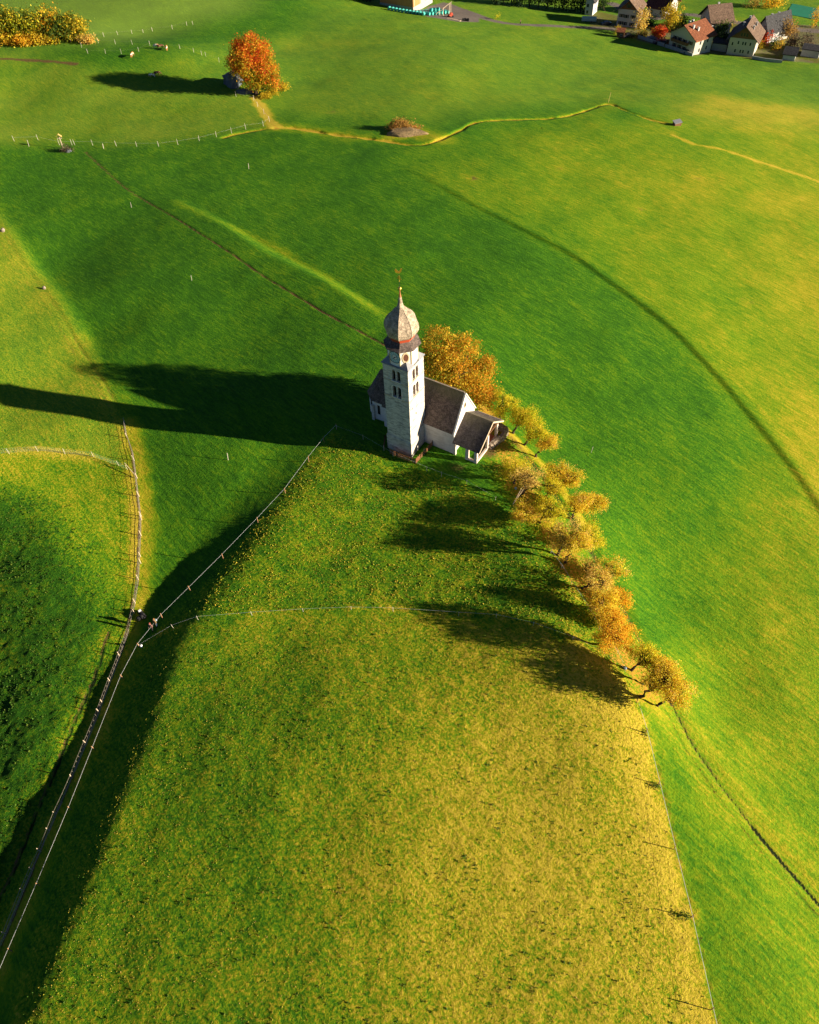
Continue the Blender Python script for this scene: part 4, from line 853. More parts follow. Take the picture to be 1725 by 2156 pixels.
for i, (b_, r_, pal, lab) in enumerate([((15,94),2.6,ORNG,'orange shrub in front of the thicket at the left edge'),((48,95),2.4,ORNG,'russet orange shrub second from the left edge in front of the thicket'),((80,92),2.2,GOLD,'golden shrub in front of the tallest thicket tree'),((105,90),2.0,GOLD,'low gold shrub under the orange topped thicket tree'),((182,90),1.6,BARE,'small brown shrub at the right end of the thicket')]):
    g = G(*b_); tree('low_shrub', g, [(g+np.array([0,0,r_*.55]), (r_*1.3, r_*.8, r_*.7)), (g+np.array([r_*.8,0,r_*.4]), (r_*.8, r_*.7, r_*.5))], 1500, .5, pal, lab, 'shrub', 'shrubs before the thicket', 80+i, .06)

# ------------------------------------------------------------------ weeds and tussocks of the rough pastures
def scatter(name, label, n, pts_fn, size, pal, seed, per=7):
    r = np.random.default_rng(seed); x, y, sc = pts_fn(r, n); z = Zg(x, y)+RELIEF(x, y); k = len(x); m = per
    cols = np.array([p[0] for p in pal]); pw = np.array([p[1] for p in pal], float); pw /= pw.sum()
    base = cols[r.choice(len(cols), k, p=pw)]; a = r.uniform(0, 2*math.pi, k*m); s_ = np.repeat(sc, m)*size*r.uniform(.6, 1.3, k*m); tilt = r.uniform(.08, .75, k*m)
    c = np.repeat(np.stack([x, y, z], 1), m, 0)+np.stack([np.cos(a), np.sin(a), np.zeros(k*m)], 1)*(s_*.12)[:, None]
    out = np.stack([np.cos(a)*np.cos(tilt), np.sin(a)*np.cos(tilt), np.sin(tilt)], 1)*s_[:, None]; sd = np.stack([-np.sin(a), np.cos(a), np.zeros(k*m)], 1)*(s_*.28)[:, None]
    V = np.stack([c-np.array([0, 0, .03]), c+out*.5-sd, c+out, c+out*.5+sd], 1).reshape(-1, 3); N_ = k*m
    col = np.repeat(base, m, 0)*r.uniform(.75, 1.25, N_)[:, None]; col = np.repeat(np.c_[np.clip(col, 0, .9), np.ones(N_)], 4, 0)
    me = bpy.data.meshes.new(name); me.vertices.add(len(V)); me.vertices.foreach_set('co', V.ravel()); me.loops.add(N_*4); me.loops.foreach_set('vertex_index', np.arange(N_*4, dtype=np.int32))
    me.polygons.add(N_); me.polygons.foreach_set('loop_start', np.arange(0, N_*4, 4, dtype=np.int32)); me.update()
    at_ = me.color_attributes.new('leaf', 'FLOAT_COLOR', 'POINT'); at_.data.foreach_set('color', col.astype(np.float32).ravel()); me.materials.append(M_LEAFG)
    o = bpy.data.objects.new(name, me); C.objects.link(o); tag(o, label, 'grass', kind='stuff'); return o
def RELIEF(x, y): return paint(x, y)[2]
SPUR = [(300,1362),(417,1303),(828,1285),(1123,1316),(1320,1440),(1376,1607),(1414,1772),(1505,2156),(1560,2400),(-40,2400),(60,2060),(230,1650)]
UPR = [(700,912),(828,962),(983,1022),(1043,1056),(1183,1200),(1300,1380),(1123,1316),(828,1285),(417,1303),(380,1310),(520,1120)]
SWF = [(-300,1080),(0,1010),(120,1020),(230,1090),(262,1200),(225,1380),(130,1600),(0,1890),(-300,2300),(-600,1600)]
def pts_in(poly, thr, s, seed, sc=(.6, 1.4), soft_=2.0):
    def fn(r, n):
        L = GL(poly)[:, :2]; x = r.uniform(L[:, 0].min(), L[:, 0].max(), n); y = r.uniform(L[:, 1].min(), L[:, 1].max(), n)
        e = field(x, y, poly); ins = (e > .2) & (r.random(n) < np.clip(e/soft_, 0, 1)); f = fbm(x, y, s, seed, 3); k = ins & (f+r.uniform(-.14, .14, n) > thr); return x[k], y[k], r.uniform(*sc, k.sum())
    return fn
WG = [((.06,.13,.012), 4), ((.09,.17,.015), 3), ((.14,.20,.02), 2)]; WY = [((.48,.44,.04), 3), ((.58,.46,.06), 3), ((.30,.36,.02), 1), ((.60,.40,.10), 1)]
scatter('pasture_weeds', 'dark green leafy weeds dotting the yellow spur pasture', 5000, pts_in(SPUR, .55, 2.2, 401), .12, WG, 1)
scatter('pasture_tussocks', 'straw coloured grass tussocks all over the yellow spur pasture', 22000, pts_in(SPUR, .40, 1.8, 402, (.5, 1.1)), .09, WY, 2, 5)
scatter('meadow_herbs', 'lush herbs and yellowing leaves on the meadow just below the church', 26000, pts_in(UPR, .38, 1.5, 403), .12, [((.12,.22,.015), 3), ((.20,.28,.02), 2), ((.42,.44,.03), 4), ((.58,.44,.04), 3)], 3, 6)
scatter('rank_grass', 'tall dark rank grass clumps filling the field at the left edge', 20000, pts_in(SWF, .45, 3.0, 404, (.6, 1.4), 12.0), .17, [((.04,.11,.012), 4), ((.07,.15,.015), 3), ((.12,.18,.02), 2)], 4, 8)

# ------------------------------------------------------------------ fences
M_POSTP = simple('pale_post', (.72,.66,.55), (.5,.42,.32), 5, .8, .1)
M_POSTB = simple('brown_post', (.48,.26,.13), (.3,.16,.09), 5, .8, .1)
M_TAPE = simple('white_tape', (.82,.82,.78), (.7,.72,.7), 5, .6, 0)
M_MESH = simple('galvanised_wire', (.46,.40,.30), (.34,.30,.24), 5, .5, 0, metal=.2)
M_NET = simple('green_net', (.34,.48,.34), (.28,.42,.30), 5, .7, 0)
M_BLACK = simple('black_cloth', (.02,.02,.022), None, 8, .8, 0)
M_WHITEP = simple('white_plastic', (.85,.86,.88), (.75,.76,.78), 5, .5, 0)
def lift(p, h): return np.array([p[0], p[1], zg(p[0], p[1])+h])
def path_pts(pix, step=1.2):
    L = GL(pix); out = []
    for i in range(len(L)-1):
        n = max(1, int(np.linalg.norm(L[i+1][:2]-L[i][:2])/step))
        for k in range(n): out.append(L[i][:2]+(L[i+1][:2]-L[i][:2])*k/n)
    out.append(L[-1][:2]); return out
def fence(name, label, posts, wires, pr=.05, ph=1.1, pm=None, wm=None, ww=.035, path=None, mesh=0, group=None, cat='fence', lean=0, sag=.05):
    """posts: pixels of post feet; wires: heights; mesh>0 adds upright strands at that spacing"""
    P_ = [G(*q) for q in posts]; root = empty(name, P_[0]); tag(root, label, cat, group); o0 = P_[0]; rd = random.Random(len(label))
    pmesh = MB().lathe([(-.35,pr),(ph-.04,pr*.92),(ph,pr*.6)], 7)
    first = None
    for p in P_:
        if first is None: o = first = pmesh.build('post', pm or M_POSTP, root)
        else: o = first.copy(); C.objects.link(o); o.parent = root
        o.location = Vector(p-o0); o.rotation_euler = (rd.uniform(-.06,.06), rd.uniform(-.06,.06)+lean, rd.uniform(0,6))
    pts = path_pts(path, 1.5) if path else [p[:2] for p in P_]
    if wires:
        mb = MB()
        for h in wires:
            tp = [lift(p, h)-o0 for p in pts]
            if path: tp = [t+np.array([0,0,sag*math.sin(i*1.7)]) for i, t in enumerate(tp)]
            for a, b_ in zip(tp[:-1], tp[1:]): mb.beam(a, b_, ww, .006)
        mb.build('wire', wm or M_TAPE, root)
    if mesh:
        mb = MB(); q = path_pts(path or posts, mesh)
        for p in q: mb.beam(lift(p, .05)-o0, lift(p, max(wires))-o0, min(ww, .02), min(ww, .02))
        for a, b_ in zip(q[:-1], q[1:]): mb.beam(lift(a, .25)-o0, lift(b_, .25)-o0, ww*.6, ww*.6)
        mb.build('netting', wm or M_MESH, root)
    return root
z4l = lambda L: [(.24*x, 862.5+.24*y) for x, y in L]
z6 = lambda L: [(.392*x, 1311+.392*y) for x, y in L]
mesh_posts = z4l([(1120,250),(1178,445),(1205,600),(1222,760),(1242,935),(1244,965),(1240,1105),(1236,1290),(1238,1350),(1216,1492),(1190,1700),(1183,1792)])+z6([(645,182),(595,320),(553,434),(535,482),(467,652),(390,837),(305,1030),(270,1119),(222,1232),(178,1332),(130,1444),(35,1672),(-60,1850)])
mesh_path = [(263,888),(267,915),(281,955),(288,1006),(294,1060),(298,1090),(297,1126),(295,1175),(292,1225),(285,1275),(272,1330),(253,1385),(232,1440),(210,1500),(183,1567),(153,1640),(120,1715),(106,1750),(87,1795),(70,1833),(51,1877),(14,1967),(-24,2040)]
fence('wire_mesh_fence', 'long wire mesh fence with short wooden posts running down the valley floor on the left', mesh_posts, [.08,.45,.95], .055, 1.15, M_PALEWOOD, M_MESH, .045, mesh_path, .6)
z5 = lambda L: [(207+.36*x, 862.5+.36*y) for x, y in L]
tape_posts = z5([(1395,115),(1322,190),(1232,302),(1095,488),(935,660),(732,870),(541,1060),(378,1222),(243,1390)])+z6([(663,300),(512,684),(385,1006),(215,1413),(65,1764),(-60,2060)])
fence('tape_fence', 'white electric tape fence climbing the shaded flank from bottom left to the tower shadow', tape_posts, [.95], .05, 1.2, M_POSTB, M_TAPE, .035)
fence('rope_fence', 'thin white rope fence crossing the spur meadow from the corner post to the fruit trees', [(296,1363),(365,1322),(417,1304),(531,1295),(639,1288),(740,1284),(828,1286),(966,1295),(1045,1300),(1123,1317),(1206,1347),(1260,1373),(1316,1414)], [.7], .025, .85, M_POSTP, M_TAPE, .014)
fence('church_line_fence', 'thin wire fence below the church from the shaded corner to the first fruit trees', [(709,904),(765,925),(828,961),(899,991),(930,1003),(983,1020),(1043,1054)], [.8], .03, .95, M_POSTP, M_TAPE, .012)
fence('bank_wire_fence', 'nearly invisible thin wire along the lower foot of the fruit tree bank', [(1160,1165),(1183,1197),(1203,1229),(1238,1283),(1262,1325),(1299,1376),(1316,1414)], [.7], .022, .8, M_POSTP, M_TAPE, .02)
z7 = lambda L: [(1276.5+.344*x, 1414.5+.344*y) for x, y in L]
fence('spur_edge_fence', 'white line fence down the right edge of the yellow spur pasture', z7([(185,190),(242,378),(318,692),(412,1088),(515,1505),(640,2068),(720,2420)]), [.9], .045, 1.15, M_POSTB, M_TAPE, .032)
for i, (q, lab) in enumerate((((242,378), 'dark bush of dead twigs at the uppermost post of the spur edge fence'), ((300,695), 'dark twiggy tuft at the second post of the spur edge fence'), ((492,1500), 'dark twiggy tuft at the lower middle post of the spur edge fence'))):
    g = G(*z7([q])[0]); tree('weed_tuft', g, [(g+np.array([0,0,.15]), (.34,.26,.16))], 160, .14, GRN, lab, 'weed', None, 500+i, .02, mat=M_LEAFG, nlimb=3)
fence('net_fence', 'pale green plastic net fence arching across the pasture at the left edge', z4l([(-60,395),(82,385),(333,362),(570,385),(820,410),(1043,490),(1118,525)]), [.06,.5,.95], .03, 1.1, M_POSTP, M_NET, .013, z4l([(-80,398),(0,385),(150,372),(330,360),(560,380),(700,398),(820,412),(1040,490),(1110,522)]), .35)
g1 = G(267,984); g2 = G(289,1006); o = MB().beam((0,0,1.0), (g2-g1)+np.array([0,0,.2]), .07).build('brace_rail', M_PALEWOOD); o.location = Vector(g1); tag(o, 'pale slanting rail joining the net fence to the mesh fence', 'rail')
# upper meadow fences
zc = lambda L: [(.2*x, 262+.2*y) for x, y in L]; za = lambda L: [(.36*x, 241.5+.36*y) for x, y in L]; zt = lambda L: [(379.5+.16*x, 34.5+.16*y) for x, y in L]; z8 = lambda L: [(.24*x, .24*y) for x, y in L]
fence('white_post_fence', 'white posts curving across the upper meadow from the left edge to the red maple', zc([(152,175),(403,165),(628,215),(760,215),(788,214),(978,218),(1228,231),(1443,236),(1675,234)])+za([(1042,174),(1167,154),(1267,129),(1355,105),(1438,82),(1542,67),(1577,40)])+zt([(1105,1287),(1023,1192),(970,1105),(738,1057)]), [.95], .045, 1.5, M_POSTP, M_TAPE, .02)
fence('meadow_post_fence', 'row of pale posts from the red maple past the cows to the corner thicket', zt([(515,602),(340,530),(287,512),(180,477),(0,432)])+z8([(1582,430),(1317,399),(1163,390),(1015,387),(865,377),(740,374),(628,377),(355,372),(297,390)]), [.9], .045, 1.4, M_POSTP, M_MESH, .02)
fence('pasture_fence', 'short row of pale posts between the thicket and the facing cow', z8([(705,382),(720,418),(773,470),(928,472),(1067,470),(1220,454),(1317,399)]), [.9], .04, 1.4, M_POSTP, M_MESH, .02)
fence('hill_fence', 'far row of thin posts over the pale hill at top left', z8([(757,332),(913,320),(1035,306),(1160,296),(1258,290),(1340,274),(1513,253),(1640,222),(1694,218)]), [.9], .06, 1.3, M_POSTP, M_MESH, .02)
def stake(name, q, label, h=1.4, r=.05, m=None, lean=0.1, group=None):
    o = MB().lathe([(-.3,r),(h-.05,r*.9),(h,r*.5)], 7).build(name, m or M_POSTP); o.location = Vector(G(*q)); o.rotation_euler = (0, lean, 0); tag(o, label, 'post', group); return o
stake('marker_stake', (480.7,968), 'pale stake standing alone in the meadow left of the spur tape fence', 1.5, .045)
stake('marker_stake', (1092+.24*0, 1.0*312), 'pale stake in the meadow below the stone heap') if 0 else None
stake('marker_stake', za([(1123,972)])[0], 'lone stake in the dark meadow left of the tower top', 1.3, .04)
stake('marker_stake', za([(770,542)])[0], 'lone stake beside the brown footpath', 1.3, .04)
stake('marker_stake', za([(1456,318)])[0], 'lone stake in the meadow under the orange ditch bank', 1.5, .05)
stake('marker_stake', (966+.32*872, 828+.32*388), 'lone stake in the plain green field right of the fruit trees', 1.2, .04)
stake('marker_stake', (61.5,308.5), 'pale stake with long shadow left of the wayside cross', 1.8, .06)
stake('marker_stake', zc([(1092,252)])[0], 'short white post standing just below the white post fence', 1.3, .08)
# wayside cross with shrub and stones
g = G(133,311); wc = empty('wayside_cross', g); tag(wc, 'wooden wayside cross with small pale roof beside a dark shrub', 'cross')
MB().box(-.09,.09,-.09,.09,-.3,3.4).build('upright', M_PALEWOOD, wc); MB().box(-.62,.62,-.06,.06,2.45,2.62).build('crossbar', M_PALEWOOD, wc)
m_ = MB(); m_.add([(-.75,-.3,2.95),(0,-.3,3.6),(0,.3,3.6),(-.75,.3,2.95),(-.75,-.3,3.03),(0,-.3,3.68),(0,.3,3.68),(-.75,.3,3.03)], [(3,2,1,0),(4,5,6,7),(0,1,5,4),(2,3,7,6),(3,0,4,7)]); m_.add([(.75,-.3,2.95),(0,-.3,3.6),(0,.3,3.6),(.75,.3,2.95),(.75,-.3,3.03),(0,-.3,3.68),(0,.3,3.68),(.75,.3,3.03)], [(0,1,2,3),(7,6,5,4),(4,5,1,0),(6,7,3,2),(7,4,0,3)]); m_.build('cross_roof', M_GOLD if 0 else simple('larch_board',(.75,.48,.15),(.5,.3,.1),5,.8), wc)
g = G(138,318); tree('dark_shrub', g, [(g+np.array([0,0,.7]), (1.3,.9,.8)), (g+np.array([1.6,-.3,.4]), (.8,.6,.5))], 700, .3, [((.10,.09,.05), 2), ((.2,.15,.09), 2), ((.04,.05,.02), 2)], 'small dark shrub at the foot of the wayside cross', 'shrub', None, 90, .05)
g = G(145,319); rock('field_stone', g+np.array([0,0,.2]), (1.0,.7,.5), 'grey stone beside the dark shrub at the wayside cross', 12)
g = G(7,487); rock('field_stone', g+np.array([0,0,.25]), (.55,.45,.5), 'pale stone by the old track at the left edge', 13, M_STONE)
g = G(93.5,608); rock('field_stone', g+np.array([0,0,.2]), (.4,.3,.4), 'small pale stone by the old track lower down the left side', 14, M_STONE)
stake('survey_pole', (1281,216), 'yellowish pole at the crest of the orange ditch', 3.0, .06, simple('yellow_wood',(.8,.6,.2),None,4,.8))
# water trough shed
g = G(1425,264); hb = empty('feed_box', g, .35); tag(hb, 'small wooden box with blue grey lid alone in the upper right meadow', 'box')
MB().box(-1.1,1.1,-.6,.6,-.2,.85).build('box_body', M_WOOD, hb); MB().add([(-1.25,-.75,.82),(1.25,-.75,.82),(1.25,.75,1.25),(-1.25,.75,1.25),(-1.25,-.75,.92),(1.25,-.75,.92),(1.25,.75,1.35),(-1.25,.75,1.35)], [(3,2,1,0),(4,5,6,7),(0,1,5,4),(1,2,6,5),(2,3,7,6),(3,0,4,7)]).build('lid', M_TIN, hb); MB().box(1.1,1.16,-.5,.5,.1,.8).build('end_board', M_WHITE, hb)
# electric fence energizers
for q, lab in (((299,1362), 'white round fence energizer box hanging at the tape fence corner post'), ((1316,1409), 'small blue fence box at the lower fruit tree bank fence'), ((1086,1031), 'small pale blue box under the first fruit trees before the porch')):
    g = G(*q); o = MB().lathe([(.05,.10),(.08,.17),(.38,.17),(.45,.12),(.47,.03)], 12).build('energizer', M_WHITEP if 'white' in lab else simple('blue_plastic', (.35,.5,.68), None, 4, .5)); o.location = Vector(g); tag(o, lab, 'box')

# ------------------------------------------------------------------ people
def skin(c, name): return simple(name, c, tuple(x*.8 for x in c), 9, .7, 0)
M_SKIN = skin((.55,.33,.24), 'skin'); M_HAIRB = skin((.16,.06,.03), 'brown_hair'); M_HAIRG = skin((.30,.15,.05), 'sandy_hair')
def capsule(mb, a, b_, ra, rb_, n=8):
    a = Vector(a); b_ = Vector(b_); d = (b_-a).normalized(); mb.tube([a-d*ra*.85, a-d*ra*.4, a, b_, b_+d*rb_*.4, b_+d*rb_*.85], [ra*.35, ra*.85, ra, rb_, rb_*.85, rb_*.35], n)
def body_mesh(J, name, mat, parent):
    """one continuous skinned body from a joint graph"""
    names = list(J['p']); me = bpy.data.meshes.new(name); me.from_pydata([J['p'][k][0] for k in names], [(names.index(a), names.index(b_)) for a, b_ in J['e']], []); o = bpy.data.objects.new(name, me); C.objects.link(o); o.parent = parent
    sk = o.modifiers.new('skin', 'SKIN'); sk.use_smooth_shade = True
    for i, k in enumerate(names):
        r = J['p'][k][1]; r = r if isinstance(r, tuple) else (r, r); me.skin_vertices[0].data[i].radius = r; me.skin_vertices[0].data[i].use_root = (i == 0)
    ss = o.modifiers.new('sub', 'SUBSURF'); ss.levels = 1; ss.render_levels = 1; me.materials.append(mat); return o
def person(q, yaw, label, jacket, trousers, hair, group=None, walk=.12, z0=None, pack=None, arm=.1):
    g = G(*q); r = empty('person', g, yaw); tag(r, label, 'person', group)
    P_ = {'pelvis': ((0,0,.92),(.15,.11)), 'chest': ((0,0,1.28),(.18,.12)), 'neckb': ((0,0,1.46),(.09,.08)), 'neck': ((0,.01,1.52),.055), 'head': ((0,.02,1.64),.095), 'top': ((0,.01,1.74),.075)}
    E_ = [('pelvis','chest'),('chest','neckb'),('neckb','neck'),('neck','head'),('head','top')]
    for s_, w in ((-1, walk), (1, -walk)):
        t = 'l' if s_ < 0 else 'r'; P_.update({'hip'+t: ((s_*.10,0,.86),.095), 'kn'+t: ((s_*.11,w*.6+.02,.48),.065), 'an'+t: ((s_*.11,w,.08),.045), 'to'+t: ((s_*.12,w+.17,.04),.035),
            'sh'+t: ((s_*.20,0,1.40),.065), 'el'+t: ((s_*.25,-w*.7,1.12),.045), 'wr'+t: ((s_*.22,-w+arm,.90),.032), 'ha'+t: ((s_*.21,-w+arm+.03,.83),.03)})
        E_ += [('pelvis','hip'+t),('hip'+t,'kn'+t),('kn'+t,'an'+t),('an'+t,'to'+t),('chest','sh'+t),('sh'+t,'el'+t),('el'+t,'wr'+t),('wr'+t,'ha'+t)]
    b_ = body_mesh({'p': P_, 'e': E_}, 'body', M_SKIN, r)
    m_ = MB()
    for s_ in (-1, 1):
        w = walk if s_ < 0 else -walk
        for k in range(4): m_.tube([(s_*.21+(k-1.5)*.014, -w+arm+.04, .83), (s_*.21+(k-1.5)*.015, -w+arm+.06, .77), (s_*.21+(k-1.5)*.014, -w+arm+.065, .735)], [.008,.008,.006], 5)
        m_.tube([(s_*.19, -w+arm+.05, .85), (s_*.17, -w+arm+.085, .80)], [.009,.007], 5)
    m_.build('fingers', M_SKIN, r)
    m_ = MB(); m_.sphere((0,.115,1.64),.018,6,5,(1,1.2,1.2)); m_.sphere((-.035,.105,1.665),.012,6,5); m_.sphere((.035,.105,1.665),.012,6,5); m_.box(-.025,.025,.10,.116,1.588,1.596); m_.build('face', M_SKIN, r)
    m_ = MB(); m_.sphere((0,-.012,1.69),.125,12,8,(.95,1.05,.95)); m_.sphere((0,-.075,1.60),.09,10,6,(1,.6,1.1)); m_.build('hair', hair, r, True)
    m_ = MB(); m_.loft([[(.185*math.cos(a)*sx, .135*math.sin(a)*sy, z) for a in np.linspace(0, 2*math.pi, 14, endpoint=False)] for z, sx, sy in ((.80,1.02,1.1),(.95,1.0,1.08),(1.15,1.02,1.05),(1.32,1.18,1.05),(1.42,1.1,.9),(1.49,.55,.65))])
    for s_ in (-1, 1):
        w = walk if s_ < 0 else -walk
        capsule(m_, (s_*.205,0,1.40), (s_*.255,-w*.7,1.12), .085, .068); capsule(m_, (s_*.255,-w*.7,1.12), (s_*.222,-w+arm,.91), .068, .048)
    m_.build('jacket', jacket, r, True)
    m_ = MB()
    for s_ in (-1, 1):
        w = walk if s_ < 0 else -walk; capsule(m_, (s_*.10,0,.86), (s_*.11,w*.6+.02,.48), .115, .085); capsule(m_, (s_*.11,w*.6+.02,.48), (s_*.11,w,.12), .085, .065)
    m_.build('trousers', trousers, r, True)
    m_ = MB()
    for s_ in (-1, 1):
        w = walk if s_ < 0 else -walk; m_.sphere((s_*.115,w+.06,.05),.07,10,6,(.8,2.0,.8))
    m_.build('shoes', M_BLACK, r, True)
    if pack is not None:
        m_ = MB(); m_.sphere((0,-.23,1.22),.19,10,8,(.85,.7,1.25)); m_.build('backpack', pack, r, True)
    return r
M_OLIVE = simple('olive_jacket', (.30,.20,.09), None, 7, .85, .1); M_BROWNJ = simple('brown_jacket', (.26,.14,.11), None, 7, .85, .1); M_DENIM = simple('dark_denim', (.04,.06,.10), None, 7, .85, .1); M_GREYB = simple('grey_blue_pack', (.30,.38,.44), None, 7, .8, .1)
person((322.5,1327), 2.5, 'dark haired person in a brown jacket standing left of the companion by the tape fence', M_BROWNJ, M_BLACK, skin((.30,.07,.05), 'reddish_hair'))
person((331,1318), 2.3, 'sandy haired person in olive jacket and blue jeans standing at the tape fence', M_OLIVE, M_DENIM, M_HAIRG, walk=.08, pack=M_GREYB, arm=.16)
def backpack(q, label, white, yaw=0, s_=1.0):
    g = G(*q); r = empty('backpack', g, yaw); tag(r, label, 'backpack')
    m_ = MB(); m_.loft([[(.30*s_*sx*math.copysign(abs(math.cos(a))**.6, math.cos(a)), .22*s_*sx*math.copysign(abs(math.sin(a))**.6, math.sin(a)), z*s_) for a in np.linspace(0, 2*math.pi, 16, endpoint=False)] for z, sx in ((0,.8),(.05,1),(.4,1.02),(.6,.9),(.68,.5))]); m_.build('bag_body', M_BLACK, r, True)
    m_ = MB(); m_.tube([(-.1*s_,.0,.66*s_),(-.06*s_,0,.76*s_),(.06*s_,0,.76*s_),(.1*s_,0,.66*s_)],[.02]*4,6); m_.build('handle', M_BLACK, r)
    m_ = MB(); m_.loft([[(.2*s_*math.cos(a), -.23*s_-.08*s_+.09*s_*math.sin(a), z*s_) for a in np.linspace(0, 2*math.pi, 12, endpoint=False)] for z in (.08,.34,.38)]); m_.build('front_pocket', M_BLACK, r, True)
    if white: m_ = MB(); m_.obox((.02,-.10,.74*s_), (.19,0,0), (0,.15,.03), (0,-.004,.02)); m_.build('white_sheet', M_WHITEP, r)
    return r
backpack((297,1291), 'black bag with a white sheet on top standing in the sun by the mesh fence', True, .6)
backpack((302,1300), 'larger black bag lying at the edge of the shade by the tape fence', False, 1.2, 1.25)
backpack((294,1304), 'dark bag nearest the mesh fence, beside the larger black bag', False, .2, .9)

# ------------------------------------------------------------------ cows
M_COWB = simple('brown_white_hide', (.60,.24,.07), (.85,.78,.68), 1.3, .8, 0); M_COWD = simple('dark_brown_hide', (.16,.06,.03), (.75,.66,.55), .9, .8, 0); M_HORN = simple('pale_horn', (.8,.72,.58), None, 5, .6, 0)
def hide(name, c1, c2, thr):
    m, t, b = new_mat(name, .8); f = noise(t, objco(t), 1.4, 2, .5); t.links.new(ramp(t, f, [(thr-.01, c2), (thr+.01, c1)]), b.inputs['Base Color']); return m
H1 = hide('chestnut_patched_hide', (.55,.22,.06), (.82,.74,.62), .39); H2 = hide('pale_patched_hide', (.62,.36,.16), (.86,.80,.70), .46); H3 = hide('dark_patched_hide', (.14,.06,.03), (.5,.32,.2), .34)
def cow(q, yaw, label, m, graze=True, s_=1.0):
    g = G(*q); r = empty('cow', g, yaw); r.scale = (s_,)*3; tag(r, label, 'cow', 'cows grazing on the upper meadow')
    P_ = {'hips': ((-.62,0,1.12),(.30,.33)), 'belly': ((-.05,0,1.02),(.36,.38)), 'should': ((.55,0,1.08),(.30,.34)), 'rump': ((-.95,0,1.15),(.20,.24))}
    E_ = [('hips','belly'),('belly','should'),('hips','rump')]
    hd = [('neck',(.90,0,1.0),(.16,.2)),('poll',(1.18,0,.72 if graze else 1.35),.14),('face',(1.32,0,.45 if graze else 1.22),.11),('muz',(1.40,0,.22 if graze else 1.08),.08)]
    prev = 'should'
    for n_, p, rr in hd: P_[n_] = (p, rr); E_.append((prev, n_)); prev = n_
    for s2 in (-1, 1):
        t = 'l' if s2 < 0 else 'r'; w = .10*s2
        P_.update({'fk'+t: ((.60+w,s2*.19,.50),.075), 'ff'+t: ((.60+w,s2*.19,.06),.055), 'st'+t: ((-.72-w,s2*.20,.78),.13), 'hk'+t: ((-.88-w,s2*.20,.48),.07), 'hf'+t: ((-.80-w,s2*.20,.06),.055), 'fs'+t: ((.58,s2*.17,.82),.11)})
        E_ += [('should','fs'+t),('fs'+t,'fk'+t),('fk'+t,'ff'+t),('hips','st'+t),('st'+t,'hk'+t),('hk'+t,'hf'+t)]
    body_mesh({'p': P_, 'e': E_}, 'body', m, r)
    m_ = MB(); m_.tube([(-1.12,0,1.25),(-1.2,0,.95),(-1.18,0,.5)],[.035,.025,.04],6); m_.build('tail', m, r)
    pz = .72 if graze else 1.35
    for s2 in (-1, 1):
        MB().sphere((1.15,s2*.2,pz+.03),.10,8,6,(.6,1.2,.5)).build('ear', m, r); MB().tube([(1.14,s2*.08,pz+.12),(1.16,s2*.2,pz+.2),(1.2,s2*.22,pz+.3)],[.03,.02,.008],5).build('horn', M_HORN, r)
cow(z8([(1165,498)])[0], -1.7, 'chestnut and white cow facing the camera in front of the long tree shadow', H1)
cow(z8([(1378,424)])[0], 2.9, 'pale chestnut patched cow standing left in the sunny pair', H2)
cow(z8([(1412,428)])[0], .1, 'dark brown cow pressed against the pale patched cow', H3)
cow(z8([(1467,440)])[0], -1.4, 'white faced brown cow standing apart to the right of the pair', H1)
cow(z8([(1340,678)])[0], 3.0, 'dull brown and white cow lying in the maple shadow', H2, True, .9)
cow(z8([(1382,664)])[0], .3, 'red brown cow in the maple shadow right of the dull brown one', H3)

# ------------------------------------------------------------------ village and farm at the far edge
M_HWHITE = plaster('house_render', (.55,.55,.53), (.4,.39,.37), .3, sc=.4)
M_HPINK = plaster('cream_render', (.55,.51,.42), (.42,.37,.3), .3, sc=.4)
M_TAN = shingles('tan_tiles', [(.19,.125,.085),(.155,.10,.07),(.24,.16,.11)], 1.1)
M_TILE = shingles('orange_tiles', [(.27,.095,.045),(.22,.075,.036),(.32,.13,.06)], 1.1)
M_DTILE = shingles('dark_tiles', [(.06,.06,.065),(.05,.05,.055),(.09,.088,.085)], 1.1)
M_RTILE = shingles('maroon_tiles', [(.12,.045,.035),(.10,.035,.03),(.16,.06,.05)], 1.1)
M_GLASS = simple('window_glass', (.03,.04,.05), None, 3, .15, 0, spec=.6)
M_SHUT = simple('green_shutter', (.06,.08,.07), None, 5, .7, 0); M_SHUTB = simple('brown_shutter', (.12,.06,.035), None, 5, .7, 0)
M_BARN = simple('barn_boards', (.62,.27,.10), (.42,.17,.06), 2.4, .8, .5, .05, stretch=(4,4,.3))
M_CONC = simple('concrete', (.42,.42,.40), (.3,.3,.29), 1.2, .85, .2)
M_BALE = simple('turquoise_wrap', (.10,.52,.44), (.06,.40,.34), 3, .3, .25, .05, spec=.5); M_BALEW = simple('white_wrap', (.80,.86,.84), (.6,.72,.7), 3, .35, .2, .05)
